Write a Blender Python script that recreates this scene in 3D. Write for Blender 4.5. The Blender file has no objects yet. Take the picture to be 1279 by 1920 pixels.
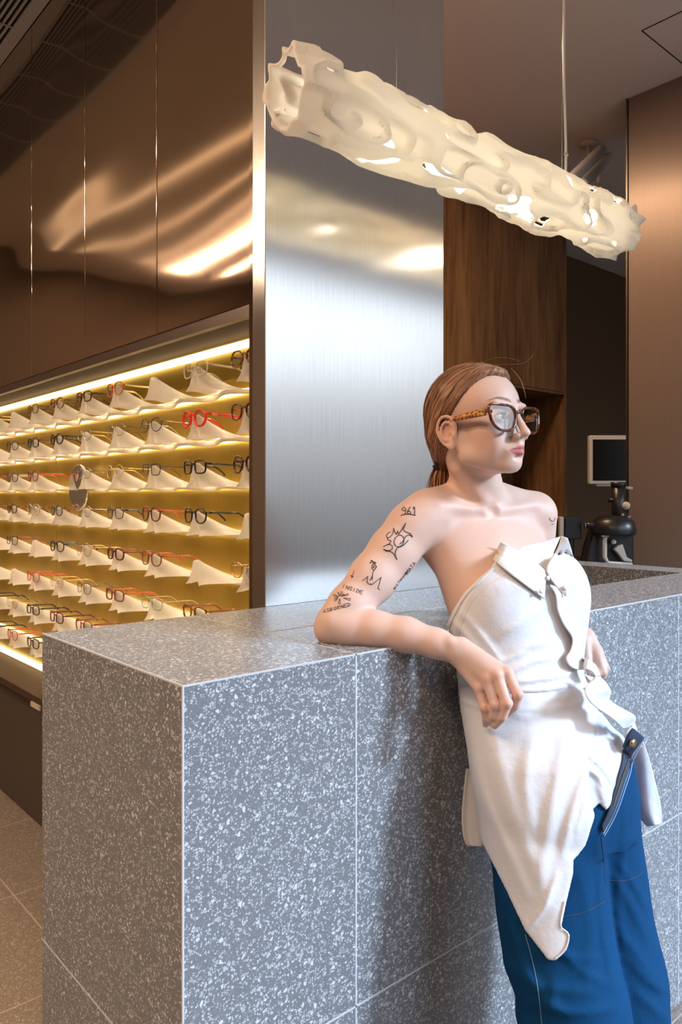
import bpy, bmesh, math, random
import numpy as np
from mathutils import Vector, Matrix, Quaternion, Euler
from mathutils.bvhtree import BVHTree

# ---------------------------------------------------------------- camera, light, exposure
S = bpy.context.scene
COL = S.collection
FPX, CX0, HY, CAMZ = 1427.6, 639.5, 930.0, 1.40
AU, AV = (0.7538, 0.6572), (-0.6572, 0.7538)      # room axes U (x) and V (y) in the camera's ground frame

def cam2world(x, y, z):
    return (AU[0]*x + AU[1]*y, AV[0]*x + AV[1]*y, z)

def P(px, py, d):
    """world point at camera depth d"""
    return Vector(cam2world((px-CX0)/FPX*d, d, CAMZ + (HY-py)/FPX*d))

cd = bpy.data.cameras.new('camera'); cam = bpy.data.objects.new('camera', cd); COL.objects.link(cam)
cam.location = (0, 0, CAMZ)
cam.rotation_euler = (math.pi/2, 0, -math.atan2(AU[1], AV[1]))
cd.sensor_fit = 'VERTICAL'; cd.sensor_height = 36; cd.lens = FPX/1920*36
cd.shift_y = -(960-HY)/1920; cd.clip_start = 0.05; cd.clip_end = 60
S.camera = cam
S.view_settings.view_transform = 'Standard'; S.view_settings.look = 'None'
S.view_settings.gamma = 1.0; S.view_settings.use_curve_mapping = False
S.view_settings.exposure = 0.0
S.cycles.use_denoising = True
S.cycles.max_bounces = 7; S.cycles.diffuse_bounces = 3; S.cycles.glossy_bounces = 4
S.cycles.transmission_bounces = 4; S.cycles.transparent_max_bounces = 12
S.cycles.sample_clamp_indirect = 4.0; S.cycles.caustics_reflective = False; S.cycles.caustics_refractive = False

W = bpy.data.worlds.new('daylight'); S.world = W; W.use_nodes = True
wn, wl = W.node_tree.nodes, W.node_tree.links
wn.clear()
wo = wn.new('ShaderNodeOutputWorld'); wb = wn.new('ShaderNodeBackground'); wr = wn.new('ShaderNodeValToRGB')
wt = wn.new('ShaderNodeTexCoord'); ws = wn.new('ShaderNodeSeparateXYZ'); wm = wn.new('ShaderNodeMapRange')
wl.new(wt.outputs['Generated'], ws.inputs[0]); wl.new(ws.outputs[2], wm.inputs[0])
# the street outside: uneven horizontal bands of dark facades, reddish paving and pale cars
_mp = wn.new('ShaderNodeMapping'); _mp.inputs['Scale'].default_value = (2, 2, 42); wl.new(wt.outputs['Generated'], _mp.inputs[0])
_nz = wn.new('ShaderNodeTexNoise'); _nz.inputs['Scale'].default_value = 1.0; _nz.inputs['Detail'].default_value = 3; wl.new(_mp.outputs[0], _nz.inputs['Vector'])
_cr2 = wn.new('ShaderNodeValToRGB'); wl.new(_nz.outputs[0], _cr2.inputs[0]); _e = _cr2.color_ramp.elements
_e[0].position = .34; _e[0].color = (.45, .55, .62, 1); _e[1].position = .70; _e[1].color = (1.5, 1.02, .82, 1); _q = _e.new(.52); _q.color = (1, 1, 1, 1)
_lo = wn.new('ShaderNodeMapRange'); wl.new(ws.outputs[2], _lo.inputs[0]); _lo.inputs[1].default_value = .22; _lo.inputs[2].default_value = .08; _lo.inputs[3].default_value = 0; _lo.inputs[4].default_value = 1
_mx = wn.new('ShaderNodeMix'); _mx.data_type = 'RGBA'; _mx.blend_type = 'MULTIPLY'; wl.new(_lo.outputs[0], _mx.inputs[0]); wl.new(wr.outputs[0], _mx.inputs[6]); wl.new(_cr2.outputs[0], _mx.inputs[7])
wl.new(_mx.outputs[2], wb.inputs[0])
wm.inputs[1].default_value = -0.3; wm.inputs[2].default_value = 0.7
wl.new(wm.outputs[0], wr.inputs[0]); wl.new(wr.outputs[0], wb.inputs[0]); wl.new(wb.outputs[0], wo.inputs[0])
cr = wr.color_ramp
cr.elements[0].position = 0.0; cr.elements[0].color = (.10, .10, .11, 1)
cr.elements[1].position = 1.0; cr.elements[1].color = (2.8, 3.5, 4.6, 1)
for p_, c_ in ((.18, (.11, .112, .12, 1)), (.30, (.25, .255, .27, 1)), (.37, (.38, .395, .42, 1)), (.43, (.62, .655, .70, 1)), (.49, (1.0, 1.08, 1.18, 1)), (.55, (1.1, 1.2, 1.32, 1)), (.61, (1.15, 1.27, 1.42, 1)), (.68, (2.4, 3.0, 3.9, 1))):
    e_ = cr.elements.new(p_); e_.color = c_
wb.inputs[1].default_value = 1.9

def area(name, loc, rot, sx, sy, power, color, portal=False, spread=None):
    l = bpy.data.lights.new(name, 'AREA'); l.shape = 'RECTANGLE'; l.size = sx; l.size_y = sy
    l.energy = power; l.color = color
    if spread: l.spread = spread
    o = bpy.data.objects.new(name, l); COL.objects.link(o); o.location = loc; o.rotation_euler = rot
    if portal: l.cycles.is_portal = True
    return o
# daylight enters by the shop window behind the camera (wall at V = -1.7)
WIN = (.7, 6.2, 0.05, 3.22, -1.7)
area('window_daylight', ((WIN[0]+WIN[1])/2, WIN[4]-0.12, (WIN[2]+WIN[3])/2), (math.radians(90), 0, 0), WIN[1]-WIN[0], WIN[3]-WIN[2], 1, (1, 1, 1), portal=True)
sl_ = bpy.data.lights.new('sun_through_window', 'SUN'); sl_.energy = 5.0; sl_.angle = math.radians(10); sl_.color = (.64, .81, 1.0)
sun = bpy.data.objects.new('sun_through_window', sl_); COL.objects.link(sun)
_az, _el = math.radians(31), math.radians(25)          # comes from +U, -V, high
sun.rotation_euler = Vector((math.sin(_az)*math.cos(_el), -math.cos(_az)*math.cos(_el), math.sin(_el))).to_track_quat('Z', 'Y').to_euler()
# warm downlights of the shop interior, left of the counter
for u_, p_ in ((-.8, 62), (-1.45, 62)):
    area('linear_light_glow', (u_, 2.2, 3.31), (0, 0, 0), .04, 7.0, p_*1.55, (1., .70, .48))
area('added_wood_fill', (2.2, 2.35, 3.32), (0, 0, 0), .3, .3, 42, (1., .66, .40))  # added warm lamp, out of view behind the column, to brighten the walnut unit

# ---------------------------------------------------------------- helpers
def tag(o, label=None, cat=None, group=None, kind=None):
    if label: o['label'] = label
    if cat: o['category'] = cat
    if group: o['group'] = group
    if kind: o['kind'] = kind
    return o

def empty(name, loc, label, cat, group=None, rz=0):
    o = bpy.data.objects.new(name, None); COL.objects.link(o); o.location = loc; o.rotation_euler = (0, 0, rz)
    o.empty_display_size = .05
    return tag(o, label, cat, group)

def mk(name, verts, faces, m, parent=None, smooth=True, world=False):
    me = bpy.data.meshes.new(name)
    me.from_pydata([tuple(v) for v in verts], [], [tuple(f) for f in faces]); me.update()
    if smooth: me.polygons.foreach_set('use_smooth', [True]*len(me.polygons))
    return link(name, me, m, parent, world)

def link(name, me, m, parent=None, world=False):
    o = bpy.data.objects.new(name, me); COL.objects.link(o)
    for q in (m if isinstance(m, (list, tuple)) else [m]): me.materials.append(q)
    if parent:
        o.parent = parent
        if world:
            o.matrix_parent_inverse = (Matrix.Translation(parent.location) @ parent.rotation_euler.to_matrix().to_4x4()).inverted()
    return o

class MB:
    """collects simple shapes into one mesh"""
    def __init__(s): s.v = []; s.f = []
    def add(s, vs, fs):
        n = len(s.v); s.v += [tuple(v) for v in vs]; s.f += [tuple(i+n for i in f) for f in fs]; return s
    def box(s, x0, x1, y0, y1, z0, z1):
        return s.add([(x0,y0,z0),(x1,y0,z0),(x1,y1,z0),(x0,y1,z0),(x0,y0,z1),(x1,y0,z1),(x1,y1,z1),(x0,y1,z1)],
                     [(0,3,2,1),(4,5,6,7),(0,1,5,4),(1,2,6,5),(2,3,7,6),(3,0,4,7)])
    def prism(s, pts, z0, z1):
        n = len(pts)
        return s.add([(x,y,z0) for x,y in pts]+[(x,y,z1) for x,y in pts],
                     [tuple(range(n-1,-1,-1)), tuple(range(n,2*n))]+[(i,(i+1)%n,n+(i+1)%n,n+i) for i in range(n)])
    def tube(s, pts, r, n=8, closed=False, flat=None, cap=True, up=None):
        """pts polyline; r scalar or list; flat=(a,b) multipliers in the frame directions"""
        pts = [Vector(p) for p in pts]; m = len(pts); rs = r if isinstance(r, (list, tuple)) else [r]*m
        a, b = flat or (1, 1); base = len(s.v); ref = Vector(up) if up else None; vs = []
        prev = None
        for i, p in enumerate(pts):
            if closed: t = pts[(i+1)%m]-pts[i-1]
            else: t = pts[min(i+1,m-1)]-pts[max(i-1,0)]
            t = t.normalized() if t.length > 1e-9 else Vector((0,0,1))
            if ref is not None: e = ref
            elif prev is None: e = Vector((0,0,1)) if abs(t.z) < .9 else Vector((1,0,0))
            else: e = prev
            u = e - t*e.dot(t); u = u.normalized() if u.length > 1e-6 else t.orthogonal().normalized(); prev = u; w = t.cross(u)
            for k in range(n):
                q = 2*math.pi*(k+.5)/n
                vs.append(p + u*(rs[i]*a*math.cos(q)) + w*(rs[i]*b*math.sin(q)))
        fs = []
        for i in range(m if closed else m-1):
            j = (i+1) % m
            for k in range(n):
                l = (k+1) % n; fs.append((i*n+k, i*n+l, j*n+l, j*n+k))
        if not closed and cap: fs += [tuple(range(n-1,-1,-1)), tuple((m-1)*n+k for k in range(n))]
        return s.add(vs, fs)
    def lathe(s, prof, c=(0,0,0), n=24, axis='z'):
        vs = []; m = len(prof)
        for r, h in prof:
            for k in range(n):
                q = 2*math.pi*k/n; x, y = r*math.cos(q), r*math.sin(q)
                vs.append({'z':(c[0]+x,c[1]+y,c[2]+h),'x':(c[0]+h,c[1]+x,c[2]+y),'y':(c[0]+x,c[1]+h,c[2]+y)}[axis])
        fs = [(i*n+k, i*n+(k+1)%n, (i+1)*n+(k+1)%n, (i+1)*n+k) for i in range(m-1) for k in range(n)]
        fs += [tuple(range(n-1,-1,-1)), tuple((m-1)*n+k for k in range(n))]
        return s.add(vs, fs)
    def build(s, name, m, parent=None, smooth=False, world=False, bevel=0):
        o = mk(name, s.v, s.f, m, parent, smooth, world)
        if bevel:
            b = o.modifiers.new('bevel', 'BEVEL'); b.width = bevel; b.segments = 2; b.limit_method = 'ANGLE'
        return o

def grid_faces(nu, nv, cu=False, cv=False):
    return [(i*nv+j, ((i+1)%nu)*nv+j, ((i+1)%nu)*nv+(j+1)%nv, i*nv+(j+1)%nv)
            for i in range(nu if cu else nu-1) for j in range(nv if cv else nv-1)]

# ---------------------------------------------------------------- materials
def mat(name, color=(.5,.5,.5), rough=.5, metal=0., **kw):
    m = bpy.data.materials.new(name); m.use_nodes = True
    b = m.node_tree.nodes['Principled BSDF']
    b.inputs['Base Color'].default_value = (*color, 1); b.inputs['Roughness'].default_value = rough; b.inputs['Metallic'].default_value = metal
    for k, v in kw.items():
        k = k.replace('_', ' ')
        if k in b.inputs:
            i = b.inputs[k]; i.default_value = (*v, 1) if hasattr(v, '__len__') and len(v) == 3 and i.type == 'RGBA' else v
    return m
def N(m, t, **kw):
    n = m.node_tree.nodes.new(t)
    for k, v in kw.items(): setattr(n, k, v)
    return n
def L(m, a, b): m.node_tree.links.new(a, b)
def B(m): return m.node_tree.nodes['Principled BSDF']
def math_(m, op, a, b=None, c=None):
    n = N(m, 'ShaderNodeMath', operation=op)
    for i, v in enumerate((a, b, c)):
        if v is None: continue
        if hasattr(v, 'is_output'): L(m, v, n.inputs[i])
        else: n.inputs[i].default_value = v
    return n.outputs[0]
def mix(m, f, a, b):
    n = N(m, 'ShaderNodeMix', data_type='RGBA')
    for i, v in ((0, f), (6, a), (7, b)):
        if hasattr(v, 'is_output'): L(m, v, n.inputs[i])
        else: n.inputs[i].default_value = v if i == 0 else (*v, 1)
    return n.outputs[2]
def ramp(m, f, stops):
    n = N(m, 'ShaderNodeValToRGB'); L(m, f, n.inputs[0]); e = n.color_ramp.elements
    e[0].position, e[0].color = stops[0][0], (*stops[0][1], 1); e[1].position, e[1].color = stops[-1][0], (*stops[-1][1], 1)
    for p, c in stops[1:-1]: q = e.new(p); q.color = (*c, 1)
    return n.outputs[0]
def coords(m, scale=(1,1,1), kind='Object', rot=(0,0,0)):
    t = N(m, 'ShaderNodeTexCoord'); q = N(m, 'ShaderNodeMapping'); q.inputs['Scale'].default_value = scale; q.inputs['Rotation'].default_value = rot
    L(m, t.outputs[kind], q.inputs[0]); return q.outputs[0]
def noise(m, vec, scale, detail=2, rough=.5):
    n = N(m, 'ShaderNodeTexNoise'); L(m, vec, n.inputs['Vector']); n.inputs['Scale'].default_value = scale
    n.inputs['Detail'].default_value = detail; n.inputs['Roughness'].default_value = rough; return n.outputs[0]
def bump(m, h, strength=.2, dist=.001):
    n = N(m, 'ShaderNodeBump'); n.inputs['Strength'].default_value = strength; n.inputs['Distance'].default_value = dist
    L(m, h, n.inputs['Height']); L(m, n.outputs[0], B(m).inputs['Normal'])

def terrazzo(name, base, chip, chip2, rough, grout=None, scale=1.0, groutcol=(.5,.5,.5)):
    m = mat(name, base, rough)
    v = coords(m)
    warp = N(m, 'ShaderNodeTexNoise'); L(m, v, warp.inputs['Vector']); warp.inputs['Scale'].default_value = 60
    va = N(m, 'ShaderNodeVectorMath', operation='SCALE'); L(m, warp.outputs['Color'], va.inputs[0]); va.inputs['Scale'].default_value = .006
    vb = N(m, 'ShaderNodeVectorMath', operation='ADD'); L(m, v, vb.inputs[0]); L(m, va.outputs[0], vb.inputs[1]); v2 = vb.outputs[0]
    col = base
    for sc, e0, thr, cc in ((420, .14, .50, chip2), (250, .14, .58, chip), (150, .11, .80, chip)):
        a = N(m, 'ShaderNodeTexVoronoi', feature='DISTANCE_TO_EDGE'); b = N(m, 'ShaderNodeTexVoronoi')
        for q in (a, b): L(m, v2, q.inputs['Vector']); q.inputs['Scale'].default_value = sc*scale
        sp = N(m, 'ShaderNodeSeparateColor'); L(m, b.outputs['Color'], sp.inputs[0])
        ed = N(m, 'ShaderNodeMapRange'); L(m, a.outputs[0], ed.inputs[0]); ed.inputs[1].default_value = e0; ed.inputs[2].default_value = e0+.04
        k = math_(m, 'MULTIPLY', ed.outputs[0], math_(m, 'GREATER_THAN', sp.outputs[0], thr))
        tone = mix(m, sp.outputs[1], tuple(c*.62 for c in cc), cc)
        col = mix(m, k, col, tone)
    if grout:
        sx = N(m, 'ShaderNodeSeparateXYZ'); L(m, v, sx.inputs[0]); g = None
        for ax, off, pitch, half in grout:
            t = math_(m, 'ABSOLUTE', math_(m, 'SUBTRACT', math_(m, 'FRACT', math_(m, 'ADD', math_(m, 'DIVIDE', math_(m, 'SUBTRACT', sx.outputs[ax], off), pitch), .5)), .5))
            q = math_(m, 'LESS_THAN', t, half/pitch); g = q if g is None else math_(m, 'MAXIMUM', g, q)
        col = mix(m, g, col, groutcol)
    L(m, col, B(m).inputs['Base Color'])
    return m

def brushed(name, color, rough, aniso=.75, wave=.6, rot=.25, grain=.10, wdist=.02):
    m = mat(name, color, rough, 1.0)
    b = B(m); b.inputs['Anisotropic'].default_value = aniso; b.inputs['Anisotropic Rotation'].default_value = rot
    tv = N(m, 'ShaderNodeCombineXYZ'); tv.inputs[2].default_value = 1.0; L(m, tv.outputs[0], b.inputs['Tangent'])
    g = noise(m, coords(m, (900, 900, 6)), 1, 2)
    col = mix(m, g, tuple(c*(1-grain*2) for c in color), tuple(min(1, c*(1+grain)) for c in color)); L(m, col, b.inputs['Base Color'])
    if wave:
        w = noise(m, coords(m, (.45, .45, 1.7)), 1, 1, .4)
        bump(m, w, wave, wdist)
    return m

M = {}
M['terrazzo'] = terrazzo('terrazzo_counter', (.145,.155,.170), (.56,.59,.635), (.26,.275,.295), .40)
M['floor'] = terrazzo('terrazzo_floor', (.20,.165,.14), (.46,.40,.35), (.33,.28,.24), .45,
                      grout=((1, 2.16, .607, .002), (0, .89, 1.214, .002)), groutcol=(.50,.43,.36))
M['grout'] = mat('grout', (.50,.52,.55), .6)
M['column_steel'] = brushed('brushed_steel', (.66,.655,.65), .21, .7, .55, wdist=.012)
M['bronze_steel'] = brushed('bronze_brushed_steel', (.47,.36,.28), .085, .45, 1.0, wdist=.07)
M['right_steel'] = brushed('brown_brushed_steel', (.27,.205,.17), .40, .7, .5); B(M['right_steel']).inputs['Metallic'].default_value = .35
M['dark_steel'] = mat('dark_steel_trim', (.16,.13,.11), .3, .9)
M['gold'] = brushed('gold_brushed_panel', (.46,.31,.045), .42, .4, 0, grain=.12); B(M['gold']).inputs['Metallic'].default_value = .55
M['ledge'] = mat('brown_ledge', (.085,.055,.035), .35, .2)
M['soffit'] = mat('brown_soffit', (.060,.036,.020), .75, 0, Specular_IOR_Level=.15)
M['cabinet'] = mat('brown_cabinet', (.052,.036,.026), .45)
M['ceiling'] = mat('ceiling_paint', (.76,.68,.61), .9)
M['far_wall'] = mat('brown_wall_paint', (.15,.088,.047), .8)
M['side_wall'] = mat('warm_wall_paint', (.20,.15,.115), .8)
M['white_plastic'] = mat('white_plastic', (.78,.77,.74), .35)
M['cream_plastic'] = mat('cream_plastic', (.50,.44,.36), .4)
M['black_plastic'] = mat('black_plastic', (.012,.011,.011), .35)
M['screen'] = mat('dark_screen', (.006,.005,.005), .25)
M['chrome'] = mat('chrome', (.75,.74,.72), .15, 1.0)
M['white_metal'] = mat('white_metal', (.68,.68,.68), .4)
M['black_gap'] = mat('dark_recess', (.01,.009,.008), .9)
def emis(name, color, strength):
    m = mat(name, (0,0,0), .5); b = B(m); b.inputs['Emission Color'].default_value = (*color, 1); b.inputs['Emission Strength'].default_value = strength; return m
M['led'] = emis('warm_led', (1., .80, .44), 4.2)
M['led_row'] = emis('warm_row_led', (1., .80, .50), 23)
M['tube_light'] = emis('warm_tube_light', (1., .89, .70), 44)
M['thin_line'] = emis('thin_line_light', (1., .66, .38), 3.5)
M['ceiling_light'] = emis('linear_ceiling_light', (1., .66, .38), 12)
def wood(name, c0, c1, c2):
    m = mat(name, c1, .42)
    v = coords(m, (1, 1, .09))
    w = noise(m, v, 30, 6, .65); w2 = noise(m, coords(m, (1, 1, .16)), 6, 3, .6)
    f = math_(m, 'ADD', math_(m, 'MULTIPLY', w, .6), math_(m, 'MULTIPLY', w2, .5))
    L(m, ramp(m, f, ((.36, c0), (.52, c1), (.70, c2))), B(m).inputs['Base Color'])
    return m
M['wood'] = wood('walnut_veneer', (.075,.034,.014), (.21,.105,.045), (.34,.185,.08))
# ---------------------------------------------------------------- the room
CEIL = 3.35
def st(name, mb, m, **kw): return tag(mb.build(name, m, **kw), kind='structure')
U0, U1, V0, V1 = -2.8, 7.0, WIN[4], 6.4
st('floor', MB().box(U0, U1, V0-.1, V1, -.1, 0), M['floor'])
st('ceiling', MB().box(U0, U1, V0-.1, V1, CEIL, CEIL+.1), M['ceiling'])
st('wall_left', MB().box(U0-.1, U0, V0-.1, V1, 0, CEIL), M['side_wall'])
st('wall_right', MB().box(U1, U1+.1, V0-.1, V1, 0, CEIL), M['side_wall'])
st('wall_back', MB().box(U0, U1, V1, V1+.1, 0, CEIL), M['side_wall'])
# window wall behind the camera, with the opening that lets the daylight in
st('wall_front', MB().box(U0, WIN[0], V0-.1, V0, 0, CEIL).box(WIN[1], U1, V0-.1, V0, 0, CEIL)
   .box(WIN[0], WIN[1], V0-.1, V0, WIN[3], CEIL).box(WIN[0], WIN[1], V0-.1, V0, 0, WIN[2]), M['side_wall'])
fr = MB()
for u in (WIN[0]+.03, WIN[0]+1.55, WIN[0]+3.08, WIN[1]-.03): fr.box(u-.03, u+.03, V0-.08, V0-.02, WIN[2], WIN[3])
st('window_1', fr.box(WIN[0], WIN[1], V0-.08, V0-.02, WIN[2], WIN[2]+.06).box(WIN[0], WIN[1], V0-.08, V0-.02, WIN[3]-.05, WIN[3]), M['dark_steel'])

# body of the display wall behind panels and column
COLF, CU0, CU1 = 1.53, 1.087, 1.746                      # column: front plane V, U range
SHB, LEDG = 1.285, 0.584                                  # gold back plane U, ledge height
st('wall_display', MB().box(SHB+.02, CU1-.01, COLF+.05, V1, 0, CEIL), M['far_wall'])
st('wall_far', MB().box(CU1-.01, U1, 3.45, 3.55, 0, CEIL), M['far_wall'])
# steel column
col = empty('steel_column', ((CU0+CU1)/2, COLF+.03, 0), 'tall brushed stainless steel clad column standing behind the counter', 'column')
MB().box(CU0, CU1, COLF, COLF+.055, 0, CEIL-.001).build('front_cladding', M['column_steel'], col, world=True, bevel=.002)
MB().box(CU0+.004, CU0+.014, COLF+.058, COLF+.075, 0, CEIL-.001).build('side_trim', M['bronze_steel'], col, world=True)
MB().box(1.10, 1.115, COLF+.05, 1.57, 0, CEIL-.001).build('return_panel', M['bronze_steel'], col, world=True)
# upper bronze panels
PV = [1.572+.5425*k for k in range(9)]
PL = ['beside the steel column', 'second from the steel column', 'third from the steel column', 'cut by the left edge of the photo', 'beyond the left edge of the photo']
for k in range(6):
    o = MB().box(1.10, 1.12, PV[k]+.002, PV[k+1]-.002, 1.893, CEIL-.002).build('wall_panel', M['bronze_steel'], bevel=.0015)
    tag(o, 'tall bronze brushed steel cabinet panel above the display, '+(PL[k] if k < 5 else 'farthest along the wall'), 'panel', 'bronze steel panels above the eyewear display')
rail = MB().box(1.104, 1.125, PV[0], PV[6], 1.862, 1.893)
tag(rail.build('trim_1', M['dark_steel']), kind='structure')
tag(MB().box(1.121, SHB+.02, PV[0]-.04, PV[6], 1.875, 1.89).build('display_soffit', M['soffit']), kind='structure')
tag(MB().box(1.106, 1.121, PV[0]-.03, PV[0], LEDG, 1.865).build('display_jamb', M['bronze_steel']), kind='structure')
# gold back panel, two sheets
tag(MB().box(SHB, SHB+.015, PV[0]-.04, 3.42, LEDG+.001, 1.875).build('display_back_panel', M['gold']), 'golden green brushed metal back panel of the eyewear display nearest the steel column', 'panel', 'gold back panels of the eyewear display')
tag(MB().box(SHB, SHB+.015, 3.423, PV[6], LEDG+.001, 1.875).build('display_back_panel', M['gold']), 'golden brushed metal back panel at the far left end of the eyewear display', 'panel', 'gold back panels of the eyewear display')
# LED strips top and bottom
for z, lb in ((1.852, 'glowing warm linear light strip along the top of the eyewear display'), (.604, 'glowing warm linear light strip along the ledge under the eyewear display')):
    tag(MB().box(SHB-.022, SHB-.001, PV[0]-.03, PV[6], z-.009, z+.009).build('light_strip', M['led']), lb, 'light strip')
# ledge and base cabinets
tag(MB().box(1.10, SHB+.015, PV[0]-.04, PV[6], LEDG-.03, LEDG).build('display_ledge', M['soffit'], bevel=.002), 'brown metal ledge running under the eyewear display', 'ledge')
for k in range(6):
    v0 = 3.17+.62*(k-2); vs0 = PV[0]-.03 if k == 0 else v0
    c = empty('base_cabinet', (1.22, v0+.31, 0), 'dark brown low cabinet under the display ledge, '+['nearest the column', 'behind the counter', 'behind the counter corner', 'with a tag, left edge', 'beyond the left edge', 'farthest down the wall'][k], 'cabinet', 'low cabinets under the eyewear display')
    MB().box(1.17, SHB+.015, vs0+.001, v0+.619, .0, LEDG-.032).build('body', M['cabinet'], c, world=True)
    MB().box(1.15, 1.168, vs0+.002, v0+.618, .018, LEDG-.034).build('door', M['cabinet'], c, world=True, bevel=.002)
tag(MB().box(1.098, 1.14, 3.09, 3.19, LEDG-.033, LEDG-.0302).box(1.092,1.098,3.09,3.19,LEDG-.045,LEDG-.025).build('cabinet_tag', M['cream_plastic']), 'small pale rectangular tag fixed under the display ledge edge', 'tag')

# air grille in the ceiling, top left
g = empty('air_grille', (.93, 3.4, CEIL), 'slatted linear air grille in a white frame in the ceiling corner', 'air grille')
MB().box(1.055, 1.098, 1.9, 5.2, CEIL-.012, CEIL-.001).box(.70, .735, 1.9, 5.2, CEIL-.012, CEIL-.001).build('frame', M['white_metal'], g, world=True)
MB().box(.735, 1.055, 1.9, 5.2, CEIL-.004, CEIL-.001).build('recess', M['black_gap'], g, world=True)
for k in range(15):
    u = .745+.0215*k
    MB().box(u, u+.008, 1.9, 5.2, CEIL-.014, CEIL-.006).build('slat', M['white_metal'], g, world=True)
for v in (2.3,2.62,2.94,3.26,3.58,3.9,4.22): MB().box(.735, 1.055, v, v+.006, CEIL-.018, CEIL-.0145).build('crossbar', M['white_metal'], g, world=True)

# ceiling hatch, upper right
def uvc(px, py, z):
    d = (z-CAMZ)*FPX/(HY-py); return P(px, py, d)
h0 = uvc(1204, 57, CEIL)
hm = MB()
s_ = .55
for (a, b, c, d) in ((h0.x, h0.x+s_, h0.y-.003, h0.y+.003), (h0.x-.003, h0.x+.003, h0.y-s_, h0.y), (h0.x, h0.x+s_, h0.y-s_-.003, h0.y-s_+.003), (h0.x+s_-.003, h0.x+s_+.003, h0.y-s_, h0.y)):
    hm.box(a, b, c, d, CEIL-.0015, CEIL-.0002)
hatch = empty('ceiling_hatch', (h0.x+s_/2, h0.y-s_/2, CEIL), 'square access hatch flush in the ceiling, upper right corner', 'hatch')
hm.build('joint', M['black_gap'], hatch, world=True)
MB().box(h0.x+.003, h0.x+s_-.003, h0.y-s_+.003, h0.y-.003, CEIL-.0014, CEIL-.0003).build('cover', M['ceiling'], hatch, world=True)

# right steel pier
tag(MB().box(3.515, 3.95, 1.15, 1.887, 0, CEIL-.001).build('steel_pier', M['right_steel'], bevel=.002), 'brown brushed steel pier at the right edge reaching the ceiling', 'pier')
tag(MB().box(3.508, 3.52, 1.889, 1.897, 0, CEIL-.001).build('edge_trim', M['dark_steel']), 'thin dark metal edge strip on the far corner of the right steel pier', 'trim')

# walnut cabinet
WV = 2.9
wc = empty('wood_cabinet', (3.6, WV+.3, 0), 'tall walnut veneer wall unit with upper doors and open niche behind the woman', 'cabinet')
MB().box(2.62, 4.555, WV+.42, WV+.5, 0, CEIL-.002).build('back', M['wood'], wc, world=True)
MB().box(4.535, 4.56, WV-.004, WV+.42, 0, CEIL-.002).build('side_panel', M['wood'], wc, world=True)
MB().box(3.30, 3.325, WV-.004, WV+.42, 0, CEIL-.002).build('side_panel', M['wood'], wc, world=True)
MB().box(3.327, 4.533, WV-.004, WV+.40, 2.085, 2.10).build('shelf', M['wood'], wc, world=True)
for a, b in ((2.62, 3.298), (3.327, 3.72), (3.724, 4.12), (4.124, 4.533)):
    MB().box(a, b, WV, WV+.02, 2.104 if a > 3.3 else 0.05, CEIL-.004).build('door', M['wood'], wc, world=True, bevel=.001)
tag(MB().box(4.565, 4.60, 3.30, 3.44, 0, CEIL-.002).build('trim_2', M['cabinet']), kind='structure')

# two tube spotlights under the ceiling behind the pier
def spot(p0, p1, stem, label):
    a, b = P(*p0), P(*p1)
    t = empty('tube_spotlight', (stem.x, stem.y, CEIL), label, 'spotlight', 'tube spotlights on the ceiling')
    MB().lathe([(.004,0),(.055,-.001),(.052,-.012),(.004,-.014)], (stem.x, stem.y, CEIL-.0005)).build('canopy', M['white_metal'], t, True, True)
    MB().tube([(stem.x, stem.y, CEIL-.012), (stem.x, stem.y, min(a.z, b.z)+.5*abs(a.z-b.z))], .009, 10).build('stem', M['white_metal'], t, True, True)
    MB().tube([a, a.lerp(b,.5), b], .030, 20).build('tube', M['white_metal'], t, False, True)
    MB().tube([a+(a-b).normalized()*.0005, a+(a-b).normalized()*.002], .024, 20).build('end_ring', M['black_plastic'], t, False, True)
sA = uvc(1103, 268, CEIL)
spot((1128, 281, 4.15), (1070, 338, 3.75), sA, 'left of the two white tube spotlights hanging from the dark ceiling')
spot((1142, 296, 4.35), (1092, 345, 3.95), uvc(1122, 285, CEIL), 'right of the two white tube spotlights hanging from the dark ceiling')

t = empty('added_ceiling_light', (2.2, 2.35, CEIL), 'added round ceiling light hidden behind the steel column, brightening the walnut unit', 'ceiling light')  # added fixture, unseen behind the column, housing the lamp that warms the wood
MB().lathe([(.16,0),(.20,-.001),(.20,-.008),(.16,-.010)], (2.2,2.35,CEIL-.0005), 32).build('rim', M['white_metal'], t, True, True)
MB().lathe([(.001,-.003),(.155,-.003),(.155,-.004),(.001,-.004)], (2.2,2.35,CEIL-.0005), 32).build('diffuser', M['ceiling_light'], t, False, True)
# linear ceiling lights over the shop floor (seen as streaks in the steel)
for u, v0, v1, lb in ((-.8, -1.4, 5.8, 'long linear ceiling light nearest the display'), (-1.45, -1.4, 5.8, 'long linear ceiling light farther from the display')):
    t = empty('linear_ceiling_light', (u, (v0+v1)/2, CEIL), lb+', reflected in the bronze panels', 'ceiling light')
    MB().box(u-.03, u+.03, v0, v1, CEIL-.03, CEIL-.001).build('housing', M['white_metal'], t, world=True)
    MB().box(u-.022, u+.022, v0+.01, v1-.01, CEIL-.034, CEIL-.0305).build('diffuser', M['ceiling_light'], t, world=True)

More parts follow.
